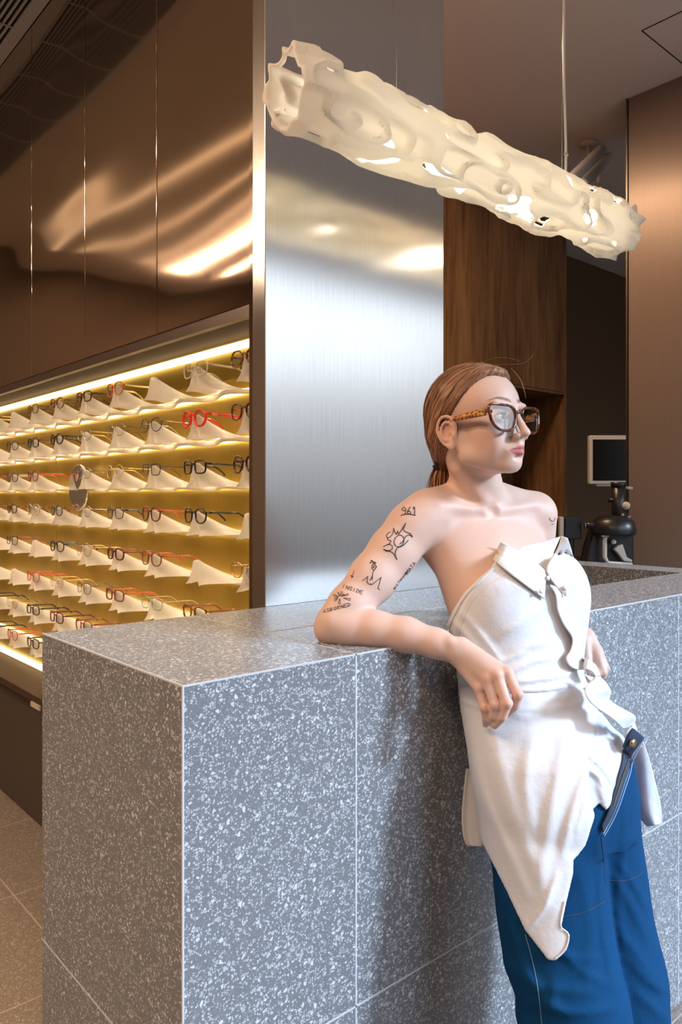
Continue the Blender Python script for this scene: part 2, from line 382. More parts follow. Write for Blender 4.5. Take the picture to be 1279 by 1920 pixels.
for u, lb in ((-.02, 'nearest the air grille'), (-.30, 'in the middle'), (-.56, 'beside the bright linear light')):
    t = empty('ceiling_line_light', (u, 2.2, CEIL), 'thin recessed line light in the shop ceiling, '+lb, 'ceiling light', 'thin ceiling line lights')
    MB().box(u-.012, u+.012, -1.4, 5.8, CEIL-.004, CEIL-.001).build('diffuser', M['thin_line'], t, world=True)
    MB().box(u-.018, u-.012, -1.4, 5.8, CEIL-.006, CEIL-.001).build('edge', M['white_metal'], t, world=True)
# ---------------------------------------------------------------- terrazzo counter
CH, CUa, CVa, CW, NB = 1.128, .5454, .9706, .559, .272
RU = 2.695
ctr = empty('reception_counter', (1.2, 1.2, 0), 'grey terrazzo tiled reception counter the woman leans against', 'counter')
st_u = 2.02
# front bar wide at the left, narrow at the right, return at the far right; thin slabs leave the inside hollow behind
body = MB().prism([(CUa, CVa), (RU+.16, CVa), (RU+.16, CVa+1.5), (RU, CVa+1.5), (RU, CVa+NB), (st_u, CVa+NB), (st_u, CVa+CW-.002), (CUa, CVa+CW-.002)], 0, CH)
body.build('body', M['terrazzo'], ctr, world=True, bevel=.0012)
gl = MB(); e = .0006; w = .0016
for u in (CUa+.335, CUa+1.535):
    gl.box(u-w, u+w, CVa-e, CVa, 0, CH)
gl.box(CUa, RU, CVa-e, CVa, CH-.606-w, CH-.606+w)
gl.box(CUa-e, CUa, CVa, CVa+CW, CH-.606-w, CH-.606+w)
u = CUa+.335; gl.box(u-w, u+w, CVa, CVa+CW-.004, CH, CH+e)
u = CUa+.335+.30; gl.box(CUa+.335, st_u, CVa+.272-w, CVa+.272+w, CH, CH+e)
gl.build('grout_joint', M['grout'], ctr, world=True)
ed = MB(); k = .0022
ed.box(CUa-e, RU+.16, CVa-e, CVa+k, CH-k, CH+e).box(CUa-e, CUa+k, CVa+k, CVa+CW-.003, CH-k, CH+e).box(CUa-e, CUa+k, CVa-e, CVa+k, 0, CH-k).box(RU-e, RU+k, CVa+NB, CVa+1.5, CH-k, CH+e)
ed.build('edge_trim', M['grout'], ctr, world=True)
# ---------------------------------------------------------------- eyewear display: moulded holders and glasses
def plastic(name):
    m = mat(name, (.95,.94,.93), .25); b = B(m)
    b.inputs['Subsurface Weight'].default_value = 0.0
    tr = N(m, 'ShaderNodeBsdfTranslucent'); tr.inputs[0].default_value = (.95,.88,.76,1)
    ms = N(m, 'ShaderNodeMixShader'); ms.inputs[0].default_value = .42
    L(m, b.outputs[0], ms.inputs[1]); L(m, tr.outputs[0], ms.inputs[2]); L(m, ms.outputs[0], m.node_tree.nodes['Material Output'].inputs[0])
    return m
M['holder'] = plastic('frosted_white_plastic')
PITCH, NOSE = .2678, 1.13
def holder_mesh():
    ns, nw = 22, 29
    vs = []
    D = SHB-.002-NOSE                                  # depth from wall to nose tip
    for i in range(ns):
        s = i/(ns-1)                                   # 0 wall, 1 nose tip
        half = .030 + .098*(1-s)**1.7
        if s > .9: half = .030+.008*(s-.9)/.1
        h = .058*min(1, (s/.84))**1.1                  # ridge climbs towards the front
        if s > .84: h = .058 - .014*((s-.84)/.16)**1.5
        rim = -.004 + .010*(1-s) - .010*math.sin(math.pi*min(1, s*1.15))*(1-s)
        for j in range(nw):
            w = -1 + 2*j/(nw-1); a = abs(w)
            narrow = .42+.10*(1-s)
            bell = 1/(1+(a/narrow)**4.0) - 1/(1+(1/narrow)**4.0)
            if s > .80: bell = bell*(1+.25*(s-.8)/.2)
            foot = .006*max(0, a-.75)/.25*(s)
            y = w*half
            x = -D*s + (.010*(1-a)**1.0 if s > .97 else 0)
            # the skirt is scalloped back between two noses
            vs.append((x, y, h*bell/.95 + rim*a**2 - foot))
    me = bpy.data.meshes.new('display_holder'); me.from_pydata(vs, [], grid_faces(ns, nw)); me.update()
    bm = bmesh.new(); bm.from_mesh(me)
    # hollow triangular front end of the nose: lip folded down
    bm.to_mesh(me); bm.free()
    me.polygons.foreach_set('use_smooth', [True]*len(me.polygons))
    return me
HM = holder_mesh(); HM.materials.append(M['holder'])
def frame_mat(name, c, rough=.18, metal=0, c2=None, trans=0):
    m = mat(name, c, rough, metal)
    if c2:
        f = noise(m, coords(m), 160, 2); L(m, ramp(m, f, ((.42, c), (.58, c2))), B(m).inputs['Base Color'])
    if trans: B(m).inputs['Transmission Weight'].default_value = trans
    return m
FM = {
 'black': frame_mat('black_acetate', (.010,.010,.012)),
 'tortoise': frame_mat('tortoiseshell_acetate', (.045,.016,.008), c2=(.42,.17,.03)),
 'darktort': frame_mat('dark_tortoiseshell_acetate', (.018,.008,.006), c2=(.16,.05,.015)),
 'red': frame_mat('bright_red_acetate', (.80,.055,.03)),
 'orange': frame_mat('orange_red_acetate', (.62,.12,.035)),
 'brown': frame_mat('reddish_brown_acetate', (.26,.07,.03)),
 'burgundy': frame_mat('burgundy_acetate', (.12,.018,.022)),
 'grey': frame_mat('grey_acetate', (.09,.085,.085)),
 'silver': frame_mat('silver_wire', (.62,.62,.64), .2, 1),
 'gold': frame_mat('gold_wire', (.95,.70,.30), .3, .8),
 'rose': frame_mat('rose_gold_wire', (.75,.42,.28), .25, 1),
 'gun': frame_mat('gunmetal_wire', (.12,.12,.13), .25, 1),
 'clear': frame_mat('clear_champagne_acetate', (.88,.78,.56), .12, 0, None, .35),
}
def lens_mat(name, tint=(1,1,1), gl=.12, refl=(1,1,1)):
    m = bpy.data.materials.new(name); m.use_nodes = True; nt = m.node_tree; nt.nodes.clear()
    o = nt.nodes.new('ShaderNodeOutputMaterial'); t = nt.nodes.new('ShaderNodeBsdfTransparent'); g = nt.nodes.new('ShaderNodeBsdfGlossy'); x = nt.nodes.new('ShaderNodeMixShader')
    f = nt.nodes.new('ShaderNodeFresnel'); f.inputs[0].default_value = 1.5
    t.inputs[0].default_value = (*tint, 1); g.inputs[0].default_value = (*refl, 1); g.inputs['Roughness'].default_value = .03
    a = nt.nodes.new('ShaderNodeMath'); a.operation = 'ADD'; a.inputs[1].default_value = gl; nt.links.new(f.outputs[0], a.inputs[0])
    nt.links.new(a.outputs[0], x.inputs[0]); nt.links.new(t.outputs[0], x.inputs[1]); nt.links.new(g.outputs[0], x.inputs[2]); nt.links.new(x.outputs[0], o.inputs[0])
    return m
M['lens'] = lens_mat('clear_lens', (.97,.97,.96), .03)

def rim_curve(shape, lw, lh, n=40):
    """outline of one lens centred at 0 (y across, z up); +y is the outer side"""
    pts = []
    for k in range(n):
        q = 2*math.pi*k/n; c, s = math.cos(q), math.sin(q)
        e = {'round': 2.0, 'panto': 2.4, 'square': 4.0, 'rect': 3.4, 'soft': 2.9, 'cat': 2.6, 'octagon': 2, 'semi': 3.6}[shape]
        y = abs(c)**(2/e)*math.copysign(1, c); z = abs(s)**(2/e)*math.copysign(1, s)
        if shape == 'octagon':
            r = math.cos(math.pi/8)/math.cos((q+math.pi/8) % (math.pi/4) - math.pi/8); r = .55*r+.47; y, z = c*r, s*r
        if shape in ('panto', 'soft', 'square', 'semi'): y *= 1+.08*z
        if shape == 'cat': z += .40*max(0, y)**2*(1 if z > -.1 else .25); y *= 1+.15*z
        pts.append((y*lw/2, z*lh/2))
    return pts

def make_glasses(name, shape, front, temple, thick, label, cat='glasses', group=None, width=.135, lh=.040, tl=.140, loc=(0,0,0), rz=0, lensm=None, tth=None, wrap=.006, drop=.025, splay=0., parts=None):
    """local frame: wearer looks along -x; y across; temples run to +x"""
    root = empty(name, loc, label, cat, group, rz)
    bw = .018; lw = (width-bw)/2-.004; fr_ = MB()
    wire = thick < .0015
    for sd in (1, -1):
        pts = rim_curve(shape, lw, lh)
        cy = sd*(bw/2+lw/2+.002)
        P3 = [(wrap*((sd*y+cy)/(width/2))**2, cy+sd*y, z) for y, z in pts]
        fr_.tube(P3, thick, 6, closed=True, flat=(1.0, 1.15) if wire else (1.0, .85), up=(1,0,0))
        L_ = mk('lens', [(wrap*((cy)/(width/2))**2-.0006, cy, 0)]+[(p[0]-.0002, p[1], p[2]) for p in P3], [((0, 1+k, 1+(k+1) % len(P3)) if sd < 0 else (0, 1+(k+1) % len(P3), 1+k)) for k in range(len(P3))], lensm or M['lens'], root)
        # end piece to hinge
        fr_.tube([(wrap*.9, sd*(width/2-.006), lh*.22), (wrap+.002, sd*(width/2+.001), lh*.24), (wrap+.007, sd*(width/2+.003), lh*.24)], max(thick, .0014), 6)
    fr_.tube([(0, -bw/2-.0015, lh*.16), (-.001, -bw*.3, lh*.26), (-.0015, 0, lh*.29), (-.001, bw*.3, lh*.26), (0, bw/2+.0015, lh*.16)], thick*1.0, 6)
    if shape == 'semi':
        for sd in (1, -1): fr_.tube([(wrap*.3, sd*(bw/2+.001), lh*.40), (wrap*.5, sd*(bw/2+lw*.5), lh*.50), (wrap, sd*(width/2), lh*.42)], thick*1.5, 6)
    fr_.build('frame_front', FM[front] if isinstance(front, str) else front, root, True)
    tt = tth or (.0012 if wire else .0032)
    for sd in (1, -1):
        y0 = sd*(width/2+.003); z0 = lh*.24; pts = []
        for k in range(13):
            f = k/12; x = wrap+.006+f*tl
            z = z0 - (drop*max(0, (f-.70)/.30)**1.6) - .004*f
            y = y0 + sd*splay*f - sd*.006*max(0, f-.6)
            pts.append((x, y, z))
        rs = [tt*(1.15 if k < 9 else 1.0) for k in range(13)]
        MB().tube(pts, rs, 6, flat=(1.0, .45) if not wire else (1, 1), up=(0,0,1)).build('temple', FM[temple] if isinstance(temple, str) else temple, root, True)
    return root

ROWZ = lambda r: 1.713-.1415*r
ORD = ['first', 'second', 'third', 'fourth', 'fifth', 'sixth', 'seventh', 'eighth', 'ninth', 'tenth', 'eleventh']
RN = ['top', 'second', 'third', 'fourth', 'fifth', 'sixth', 'seventh', 'lowest']
T_ = 'thin'
# (row, column counted from the steel column): shape, front, temple, thickness, colour words
G = {
 (0,0):('panto','tortoise','tortoise',.0028,'tortoiseshell'), (0,1):('soft','clear','clear',.0024,'clear champagne squarish'), (0,3):('panto','orange','gold',.0022,'orange red rounded'),
 (0,4):('soft','darktort','darktort',.0028,'dark tortoiseshell'), (0,5):('round','tortoise','tortoise',.0026,'black and amber tortoiseshell'), (0,6):('soft','tortoise','tortoise',.0024,'mottled tortoiseshell'), (0,8):('panto','tortoise','gold',.0024,'yellow tortoiseshell'),
 (1,0):('panto','darktort','orange',.0030,'dark brown round'), (1,1):('octagon','red','red',.0042,'bright red octagonal'), (1,2):('panto','gun','silver',.0014,'grey metal rounded'), (1,3):('soft','silver','black',.0010,'thin silver wire'),
 (1,4):('round','silver','gold',.0010,'thin silver round'), (1,5):('octagon','black','black',.0026,'black angular'), (1,6):('rect','black','tortoise',.0024,'black with amber temples'), (1,7):('soft','gun','gun',.0014,'slim dark metal'), 
 (2,0):('panto','darktort','black',.0032,'black and brown tortoiseshell'), (2,1):('square','black','black',.0028,'thick black square'), (2,2):('semi','gun','black',.0014,'black browline'), (2,3):('round','gold','gold',.0010,'thin gold round'),
 (2,4):('soft','silver','gun',.0010,'thin rimmed silver'), (2,6):('panto','brown','orange',.0022,'orange brown'), (2,7):('panto','grey','clear',.0020,'pale grey clear'), (2,8):('soft','brown','brown',.0022,'brown'),
 (3,1):('panto','black','black',.0026,'black panto shaped'), (3,2):('panto','burgundy','orange',.0024,'dark red round'), (3,3):('soft','gun','gun',.0016,'dark wire rounded square'), (3,4):('soft','silver','silver',.0010,'barely visible clear wire'),
 (3,5):('round','grey','brown',.0022,'round smoky grey'), (3,6):('panto','clear','tortoise',.0024,'clear front amber temple'), (3,7):('soft','darktort','tortoise',.0024,'dark tortoiseshell with amber temples'), (3,8):('soft','burgundy','brown',.0024,'dark red brown'),
 (4,0):('soft','rose','rose',.0013,'rose gold wire'), (4,2):('panto','brown','orange',.0022,'brown rounded'), (4,3):('soft','burgundy','brown',.0030,'thick burgundy'), (4,4):('panto','rose','gold',.0010,'fine rose gold'),
 (4,5):('panto','black','gun',.0024,'black rounded'), (4,7):('semi','gun','brown',.0016,'dark browline'),
 (5,1):('soft','tortoise','brown',.0026,'speckled brown'), (5,2):('square','silver','clear',.0010,'clear rimless square'), (5,3):('rect','brown','orange',.0030,'red brown'), (5,4):('panto','gun','gun',.0010,'fine black wire'),
 (5,5):('round','gold','gold',.0010,'fine gold round'), (5,6):('panto','orange','orange',.0022,'amber orange'),
 (6,4):('panto','brown','brown',.0024,'rust brown'), (6,5):('rect','burgundy','burgundy',.0024,'black and dark red'), (6,6):('rect','black','black',.0024,'black narrow'), (6,7):('panto','gold','gun',.0010,'thin gold panto'), (6,8):('soft','black','black',.0022,'black slender'),
 (7,6):('soft','darktort','darktort',.0024,'dark tortoiseshell rounded'), (7,7):('panto','orange','orange',.0020,'thin orange brown'), (7,8):('soft','black','black',.0022,'black thin rimmed'),
}
NOHOLD = {(2,5)}
rnd = random.Random(5)
for r in range(8):
    for c in range(0, 10):
        if (r, c) in NOHOLD: continue
        if r >= 6 and c < 3: continue                     # wholly hidden behind the counter
        v = NOSE*(1.492+.237*c)+.002
        zz = ROWZ(r)+.004
        ho = bpy.data.objects.new('display_holder', HM); COL.objects.link(ho); ho.location = (SHB-.002, v, zz)
        on = ('under the '+G[(r,c)][4]+' glasses') if (r,c) in G else 'standing empty'
        wh = 'next to the steel column' if c == 0 else ORD[c]+' from the column'
        tag(ho, f'white holder {on}, {RN[r]} row, {wh}', 'glasses holder', 'white glasses holders on the display')
        if (r,c) in G:
            sh, fm, tm, th, words = G[(r,c)]
            big = (r,c) == (1,1)
            gl_ = make_glasses('eyeglasses', sh, fm, tm, th, f'{words} glasses on a white holder, {RN[r]} row, {wh}', 'glasses', 'glasses on the display wall',
                         width=.132+rnd.uniform(-.004,.006), lh=.047 if big else (.043 if sh in ('round','panto','octagon') else .038)+rnd.uniform(-.002,.002),
                         tl=.132, loc=(NOSE+.004, v+rnd.uniform(-.004,.004), zz+.050), rz=rnd.uniform(-.05,.05), tth=.0046 if big else None)
            if big:
                for sd in (1, -1):
                    l = MB()
                    for k, (a, b) in enumerate(((0,0),(.004,.0025),(.004,-.0025),(-.004,.0025),(-.004,-.0025),(.008,0),(-.008,0))):
                        l.box(.030+a-.0011, .030+a+.0011, sd*(.0715)-.0011, sd*(.0715)+.0011, .0095+b-.0011, .0095+b+.0011)
                    l.build('gold_studs', FM['gold'], gl_)
# LED lines glowing behind every row of holders
for r in range(8):
    lp = MB(); n_ = 9*14; pts_ = []
    for k in range(n_+1):
        v = PV[0]-.02+(PV[6]-PV[0]+.02)*k/n_; ph = (v-NOSE*1.492)/PITCH*2*math.pi
        pts_.append((v, .026+.016*math.cos(ph), -.007*(1-math.cos(ph))*.5))
    vs_ = []
    for v, dd, dz in pts_:
        z0 = ROWZ(r)+.001+dz
        vs_ += [(SHB-.001-dd+.004, v, z0+.006), (SHB-.001-dd, v, z0+.005), (SHB-.001-dd-.001, v, z0-.009), (SHB-.001-dd+.004, v, z0-.009)]
    lip = mk('shelf_lip', vs_, grid_faces(n_+1, 4, cv=True), M['holder'])
    tag(lip, f'wavy white shelf lip running behind the {RN[r]} row of glasses holders', 'shelf', 'wavy shelf lips of the display')
    o = MB().box(SHB-.005, SHB-.001, PV[0]-.02, PV[6], ROWZ(r)-.006, ROWZ(r)+.002).build('row_light', M['led_row'])
    tag(o, f'thin warm light line behind the {RN[r]} row of glasses holders', 'light strip', 'light lines behind the holders')
# round mirror standing off the back panel
mv = 3.03; mzc = 1.434
mr = empty('round_mirror', (SHB-.03, mv, mzc), 'round tilting mirror between holders in the third row of the display', 'mirror')
MB().lathe([(.001,-.0045),(.092,-.0045),(.0935,-.002),(.0935,.002),(.092,.004),(.001,.004)], (SHB-.056, mv, mzc), 48, 'x').build('backing', M['chrome'], mr, True, True)
M['mirror'] = mat('mirror_glass', (.82,.85,.86), .02, 1.0)
MB().lathe([(.001,-.0006),(.089,-.0006),(.089,.0),(.001,.0)], (SHB-.0609, mv, mzc), 48, 'x').build('glass', M['mirror'], mr, False, True)
MB().tube([(SHB-.0515, mv, mzc), (SHB-.0438, mv, mzc)], .008, 10).build('bracket', M['chrome'], mr, True, True)
# ---------------------------------------------------------------- volume tools: noise and surface nets
def _h(ix, iy, iz, seed):
    n = (ix.astype(np.int64)*374761393 + iy.astype(np.int64)*668265263 + iz.astype(np.int64)*2147483647 + seed*974634777) & 0xffffffff
    n = ((n ^ (n >> 13))*1274126177) & 0xffffffff
    n = ((n ^ (n >> 15))*2246822519) & 0xffffffff
    return ((n ^ (n >> 16)) & 0xffff)/32767.5-1
def vnoise(x, y, z, seed=0):
    x, y, z = np.broadcast_arrays(x, y, z)
    fx, fy, fz = np.floor(x), np.floor(y), np.floor(z); ix, iy, iz = fx.astype(np.int64), fy.astype(np.int64), fz.astype(np.int64)
    u, v, w = x-fx, y-fy, z-fz; u, v, w = (t*t*t*(t*(t*6-15)+10) for t in (u, v, w)); r = 0
    for a in (0, 1):
        for b in (0, 1):
            for c in (0, 1):
                r = r + _h(ix+a, iy+b, iz+c, seed)*(u if a else 1-u)*(v if b else 1-v)*(w if c else 1-w)
    return r
def surface_nets(F, xs, ys, zs):
    S_ = F < 0; nx, ny, nz = F.shape
    cnt = np.zeros((nx-1, ny-1, nz-1), np.int8)
    for a in (0,1):
        for b in (0,1):
            for c in (0,1): cnt += S_[a:nx-1+a, b:ny-1+b, c:nz-1+c]
    act = (cnt > 0) & (cnt < 8); idx = np.argwhere(act); n = len(idx)
    imap = np.full(act.shape, -1, np.int32); imap[act] = np.arange(n)
    i, j, k = idx.T; acc = np.zeros((n, 3)); num = np.zeros(n)
    corners = [(a,b,c) for a in (0,1) for b in (0,1) for c in (0,1)]
    vals = {q: F[i+q[0], j+q[1], k+q[2]].astype(np.float64) for q in corners}
    for q in corners:
        for ax in range(3):
            if q[ax]: continue
            r = list(q); r[ax] = 1; r = tuple(r); a, b = vals[q], vals[r]; m = (a < 0) != (b < 0)
            t = np.where(m, a/np.where(m, a-b, 1), 0)
            for d in range(3): acc[:, d] += np.where(m, q[d]+(t if d == ax else 0), 0)
            num += m
    acc /= num[:, None]
    gx, gy, gz = (np.asarray(g, float) for g in (xs, ys, zs))
    V = np.stack([gx[i]+acc[:,0]*(gx[i+1]-gx[i]), gy[j]+acc[:,1]*(gy[j+1]-gy[j]), gz[k]+acc[:,2]*(gz[k+1]-gz[k])], 1)
    quads = []
    for ax in range(3):
        o1, o2 = (ax+1) % 3, (ax+2) % 3
        sl0 = [slice(None)]*3; sl1 = [slice(None)]*3; sl0[ax] = slice(0, -1); sl1[ax] = slice(1, None)
        A, Bq = S_[tuple(sl0)], S_[tuple(sl1)]; ch = A != Bq
        e = np.argwhere(ch)
        lim = F.shape; ok = (e[:,o1] > 0) & (e[:,o1] < lim[o1]-1) & (e[:,o2] > 0) & (e[:,o2] < lim[o2]-1); e = e[ok]
        ins = A[tuple(e.T)]
        q = []
        for d1, d2 in ((0,0),(1,0),(1,1),(0,1)):
            f = e.copy(); f[:, o1] -= d1; f[:, o2] -= d2; q.append(imap[tuple(f.T)])
        q = np.stack(q, 1); q[~ins] = q[~ins][:, ::-1]
        quads.append(q)
    Q = np.concatenate(quads)
    return V, Q
def np_mesh(name, V, Q, m, parent=None, world=False, smooth=True):
    me = bpy.data.meshes.new(name); n = len(Q); kk = Q.shape[1]
    me.vertices.add(len(V)); me.vertices.foreach_set('co', np.asarray(V, np.float32).ravel())
    me.loops.add(n*kk); me.loops.foreach_set('vertex_index', Q.astype(np.int32).ravel())
    me.polygons.add(n); me.polygons.foreach_set('loop_start', np.arange(0, n*kk, kk, dtype=np.int32))
    me.polygons.foreach_set('use_smooth', np.ones(n, bool)); me.update(calc_edges=True); me.validate()
    return link(name, me, m, parent, world)
def relax(V, Q, it=2, lam=.5):
    """light umbrella smoothing of a quad mesh"""
    E = np.concatenate([Q[:, [0,1]], Q[:, [1,2]], Q[:, [2,3]], Q[:, [3,0]]]); n = len(V)
    for _ in range(it):
        s = np.zeros_like(V); c = np.zeros(n)
        for d in range(3):
            s[:, d] = np.bincount(E[:,0], V[E[:,1], d], n)+np.bincount(E[:,1], V[E[:,0], d], n)
        c = np.bincount(E[:,0], minlength=n)+np.bincount(E[:,1], minlength=n)
        V = V+lam*(s/np.maximum(c,1)[:,None]-V)
    return V

# ---------------------------------------------------------------- pendant lamp
LV, LZ = 1.25, 2.24; LA, LB = .925, 2.285
lamp = empty('pendant_lamp', ((LA+LB)/2, LV, LZ), 'long glowing sculptural white pendant lamp of knotted resin over the counter', 'pendant lamp')
h = .0032
xs = np.arange(LA-.03, LB+.03, h*1.1); ys = np.arange(-.115, .115, h); zs = np.arange(-.115, .115, h)
X, Y, Z = np.meshgrid(xs, ys, zs, indexing='ij')
R = np.sqrt(Y**2+Z**2); ang = np.arctan2(Z, Y)
cy_, cz_ = Y/np.maximum(R, 1e-4), Z/np.maximum(R, 1e-4)
def cyl(fx, fr, seed, wx=0.): return vnoise(X*fx+wx, cy_*fr+9.3, cz_*fr+4.1, seed)
n1 = cyl(9, 1.5, 1); n2 = cyl(18, 2.2, 2, n1*.5); n3 = cyl(12, 1.9, 3, n1*.8); n4 = cyl(40, 4, 6)
ridge = np.exp(-(n3/.24)**2)                 # rope-like raised ribs
rad = .066+.011*n1+.017*ridge+.003*n2+.0006*n4
tx = (X-LA)/(LB-LA)
spike = np.clip(1-np.minimum(tx, 1-tx)/.03, 0, 1)
end = np.maximum((LA+.012+.014*n2+.010*n1)-X, X-(LB-.012+.014*n2+.010*n1))
th_ = .0042+.0022*ridge
shell = np.abs(R-rad)-th_
Fq = np.maximum(shell, end)
cap_r = np.maximum(np.abs(X-(LB-.035)+.02*n2)-.005, R-rad)     # far end closed by a crumpled cap
Fq = np.minimum(Fq, cap_r)
holeN = cyl(17, 2.1, 11, n1*.5)
hole = (.47-holeN)*.030; hole = np.where(ridge > .75, .02, hole)
hole = np.where((tx < .02) | (tx > .93), .02, hole)
Fq = np.maximum(Fq, -hole)
V_, Q_ = surface_nets(Fq.astype(np.float32), xs, ys, zs); V_ = relax(V_, Q_, 3)
V_[:, 1] += LV; V_[:, 2] += LZ
m = mat('translucent_resin', (.90,.89,.87), .38)
tr = N(m, 'ShaderNodeBsdfTranslucent'); tr.inputs[0].default_value = (1.0,.955,.86,1)
ms = N(m, 'ShaderNodeMixShader'); ms.inputs[0].default_value = .52
L(m, B(m).outputs[0], ms.inputs[1]); L(m, tr.outputs[0], ms.inputs[2]); L(m, ms.outputs[0], m.node_tree.nodes['Material Output'].inputs[0])
np_mesh('lamp_shade', V_, Q_, m, lamp, True)
MB().tube([(LA+.16+k*(LB-LA-.24)/20, LV, LZ) for k in range(21)], .013, 16).build('light_tube', M['tube_light'], lamp, True, True)
cbl = MB(); u0 = LV*1.559; pts = []
for k in range(31):
    f = k/30; z = LZ+.055+f*(CEIL-LZ-.057)
    wob = .010*math.sin(f*5.2)*(1-f)+.006*math.sin(f*11+1)*(1-f)
    pts.append((u0+wob+.003, LV-wob*.3, z))
cbl.tube(pts, .0035, 10).build('power_cable', M['white_plastic'], lamp, True, True)
for u in (LV*1.009, u0-.004):
    MB().tube([(u, LV, LZ+.05), (u, LV, CEIL-.001)], .0007, 6).build('suspension_wire', M['chrome'], lamp, True, True)
for f in (.115, .60):
    p = pts[int(f*30)]; MB().box(p[0]-.005, p[0]+.007, p[1]-.004, p[1]+.004, p[2]-.003, p[2]+.003).build('cable_clip', M['cream_plastic'], lamp, world=True)
for u in (LV*1.009, u0): MB().lathe([(.001,0),(.03,0),(.03,-.012),(.001,-.012)], (u, LV, CEIL-.0005)).build('ceiling_canopy', M['white_metal'], lamp, True, True)
# ---------------------------------------------------------------- eye test equipment behind the counter
def EQ(px, py, d): return P(px, py, d)
def rbox(mb, px0, px1, py0, py1, d, thick):
    """upright box facing the camera side: across along its own axis, thickness away from the camera"""
    a = P(px0, py1, d); b = P(px1, py0, d)
    dx, dy = AU[0], AV[0]; fx, fy = AU[1], AV[1]
    a2 = Vector((a.x, a.y)); b2 = Vector((b.x, b.y)); t = Vector((fx, fy))*thick
    q = [a2, b2, b2+t, a2+t]
    mb.prism([(p.x, p.y) for p in q], a.z, b.z); return mb
# table
tb = empty('instrument_table', (3.6, 2.5, 0), 'dark instrument table standing behind the counter return', 'table')
MB().box(3.12, 4.5, 2.0, 2.86, .96, 1.0).build('tabletop', M['cabinet'], tb, world=True, bevel=.004)
for x, y in ((3.18,2.06),(4.44,2.06),(3.18,2.8),(4.44,2.8)): MB().box(x-.025, x+.025, y-.025, y+.025, 0, .96).build('leg', M['dark_steel'], tb, world=True)
# big monitor on the wall arm
d = 4.6; mo = empty('chart_monitor', P(1150, 900, d), 'dark eye chart monitor with a white frame behind the counter', 'monitor')
f = MB(); rbox(f, 1106, 1225, 816, 908, d, .05); f.build('frame', M['white_plastic'], mo, world=True, bevel=.008)
f = MB(); rbox(f, 1112, 1219, 824, 901, d-.003, .004); f.build('screen', M['screen'], mo, world=True)
f = MB(); rbox(f, 1118, 1213, 905, 912, d+.012, .03); f.build('bottom_bezel', M['white_plastic'], mo, world=True, bevel=.004)
a = P(1165, 880, d+.05); f = MB().tube([a, (a.x, a.y, 1.0)], .018, 12); f.build('stand', M['dark_steel'], mo, world=True)
# slit lamp
d = 3.45; base = P(1165, 1062, d); base.z = 1.0
sl = empty('slit_lamp', base, 'black slit lamp microscope with white chin rest bracket behind the counter', 'slit lamp')
def q(px, py, dd=0): return P(px, py, d+dd)
def plate(mb, pts, dd, thick):
    vs = [P(x, y, d+dd) for x, y in pts]; t = Vector((AU[1], AV[1], 0))*thick; n = len(vs)
    return mb.add(vs+[v+t for v in vs], [tuple(range(n)), tuple(range(2*n-1, n-1, -1))]+[(i, n+i, n+(i+1) % n, (i+1) % n) for i in range(n)])
plate(MB(), [(1117,985),(1140,978),(1176,980),(1190,1000),(1190,1080),(1094,1080),(1104,1030)], 0, .10).build('base_housing', M['black_plastic'], sl, world=True, bevel=.012)
MB().tube([q(1160,1000), q(1160,905)], .030, 20).tube([q(1160,912), q(1160,904)], .034, 20).build('illumination_tower', M['black_plastic'], sl, True, True)
MB().tube([q(1141,938), q(1170,938)], .010, 12).build('lever', M['black_plastic'], sl, True, True)
MB().tube([q(1098,985), q(1106,985), q(1108,985), q(1165,992)], [.014,.014,.018,.022], 16).build('eyepiece', M['black_plastic'], sl, True, True)
MB().tube([q(1096.5,985), q(1098,985)], .0125, 16).build('eyepiece_ring', M['chrome'], sl, True, True)
MB().lathe([(.001,0),(.095,0),(.10,.02),(.09,.06),(.06,.085),(.001,.09)], (q(1150,985).x, q(1150,985).y, q(1150,990).z-.03), 32).build('arm_cover', M['black_plastic'], sl, True, True)
MB().tube([q(1136,1005,-.05), q(1134,1012,-.05), q(1134,1045,-.05), q(1140,1056,-.05), q(1185,1059,-.05)], .010, 12).build('chin_rest_bracket', M['cream_plastic'], sl, True, True)
f = MB(); rbox(f, 1130, 1143, 1001, 1007, d-.065, .02); f.build('bracket_cap', M['cream_plastic'], sl, world=True, bevel=.002)
plate(MB(), [(1158,1024),(1168,1020),(1176,1045),(1186,1050),(1186,1054),(1170,1052),(1160,1038),(1152,1030)], -.05, .03).build('joystick_arm', M['cream_plastic'], sl, world=True, bevel=.003)
MB().tube([q(1151,1016,-.05), q(1151.01,1016,-.02)], .011, 16).build('knob', M['cream_plastic'], sl, True, True)
MB().tube([q(1174,948,-.04), q(1174.01,948,0)], .018, 20).build('dial', M['cream_plastic'], sl, True, True)
MB().tube([q(1172,972,-.04), q(1172.01,972,0)], .026, 20).build('knob', M['black_plastic'], sl, True, True)
MB().tube([q(1171,914), q(1186,916)], .007, 12).build('lamp_pin', M['cream_plastic'], sl, True, True)
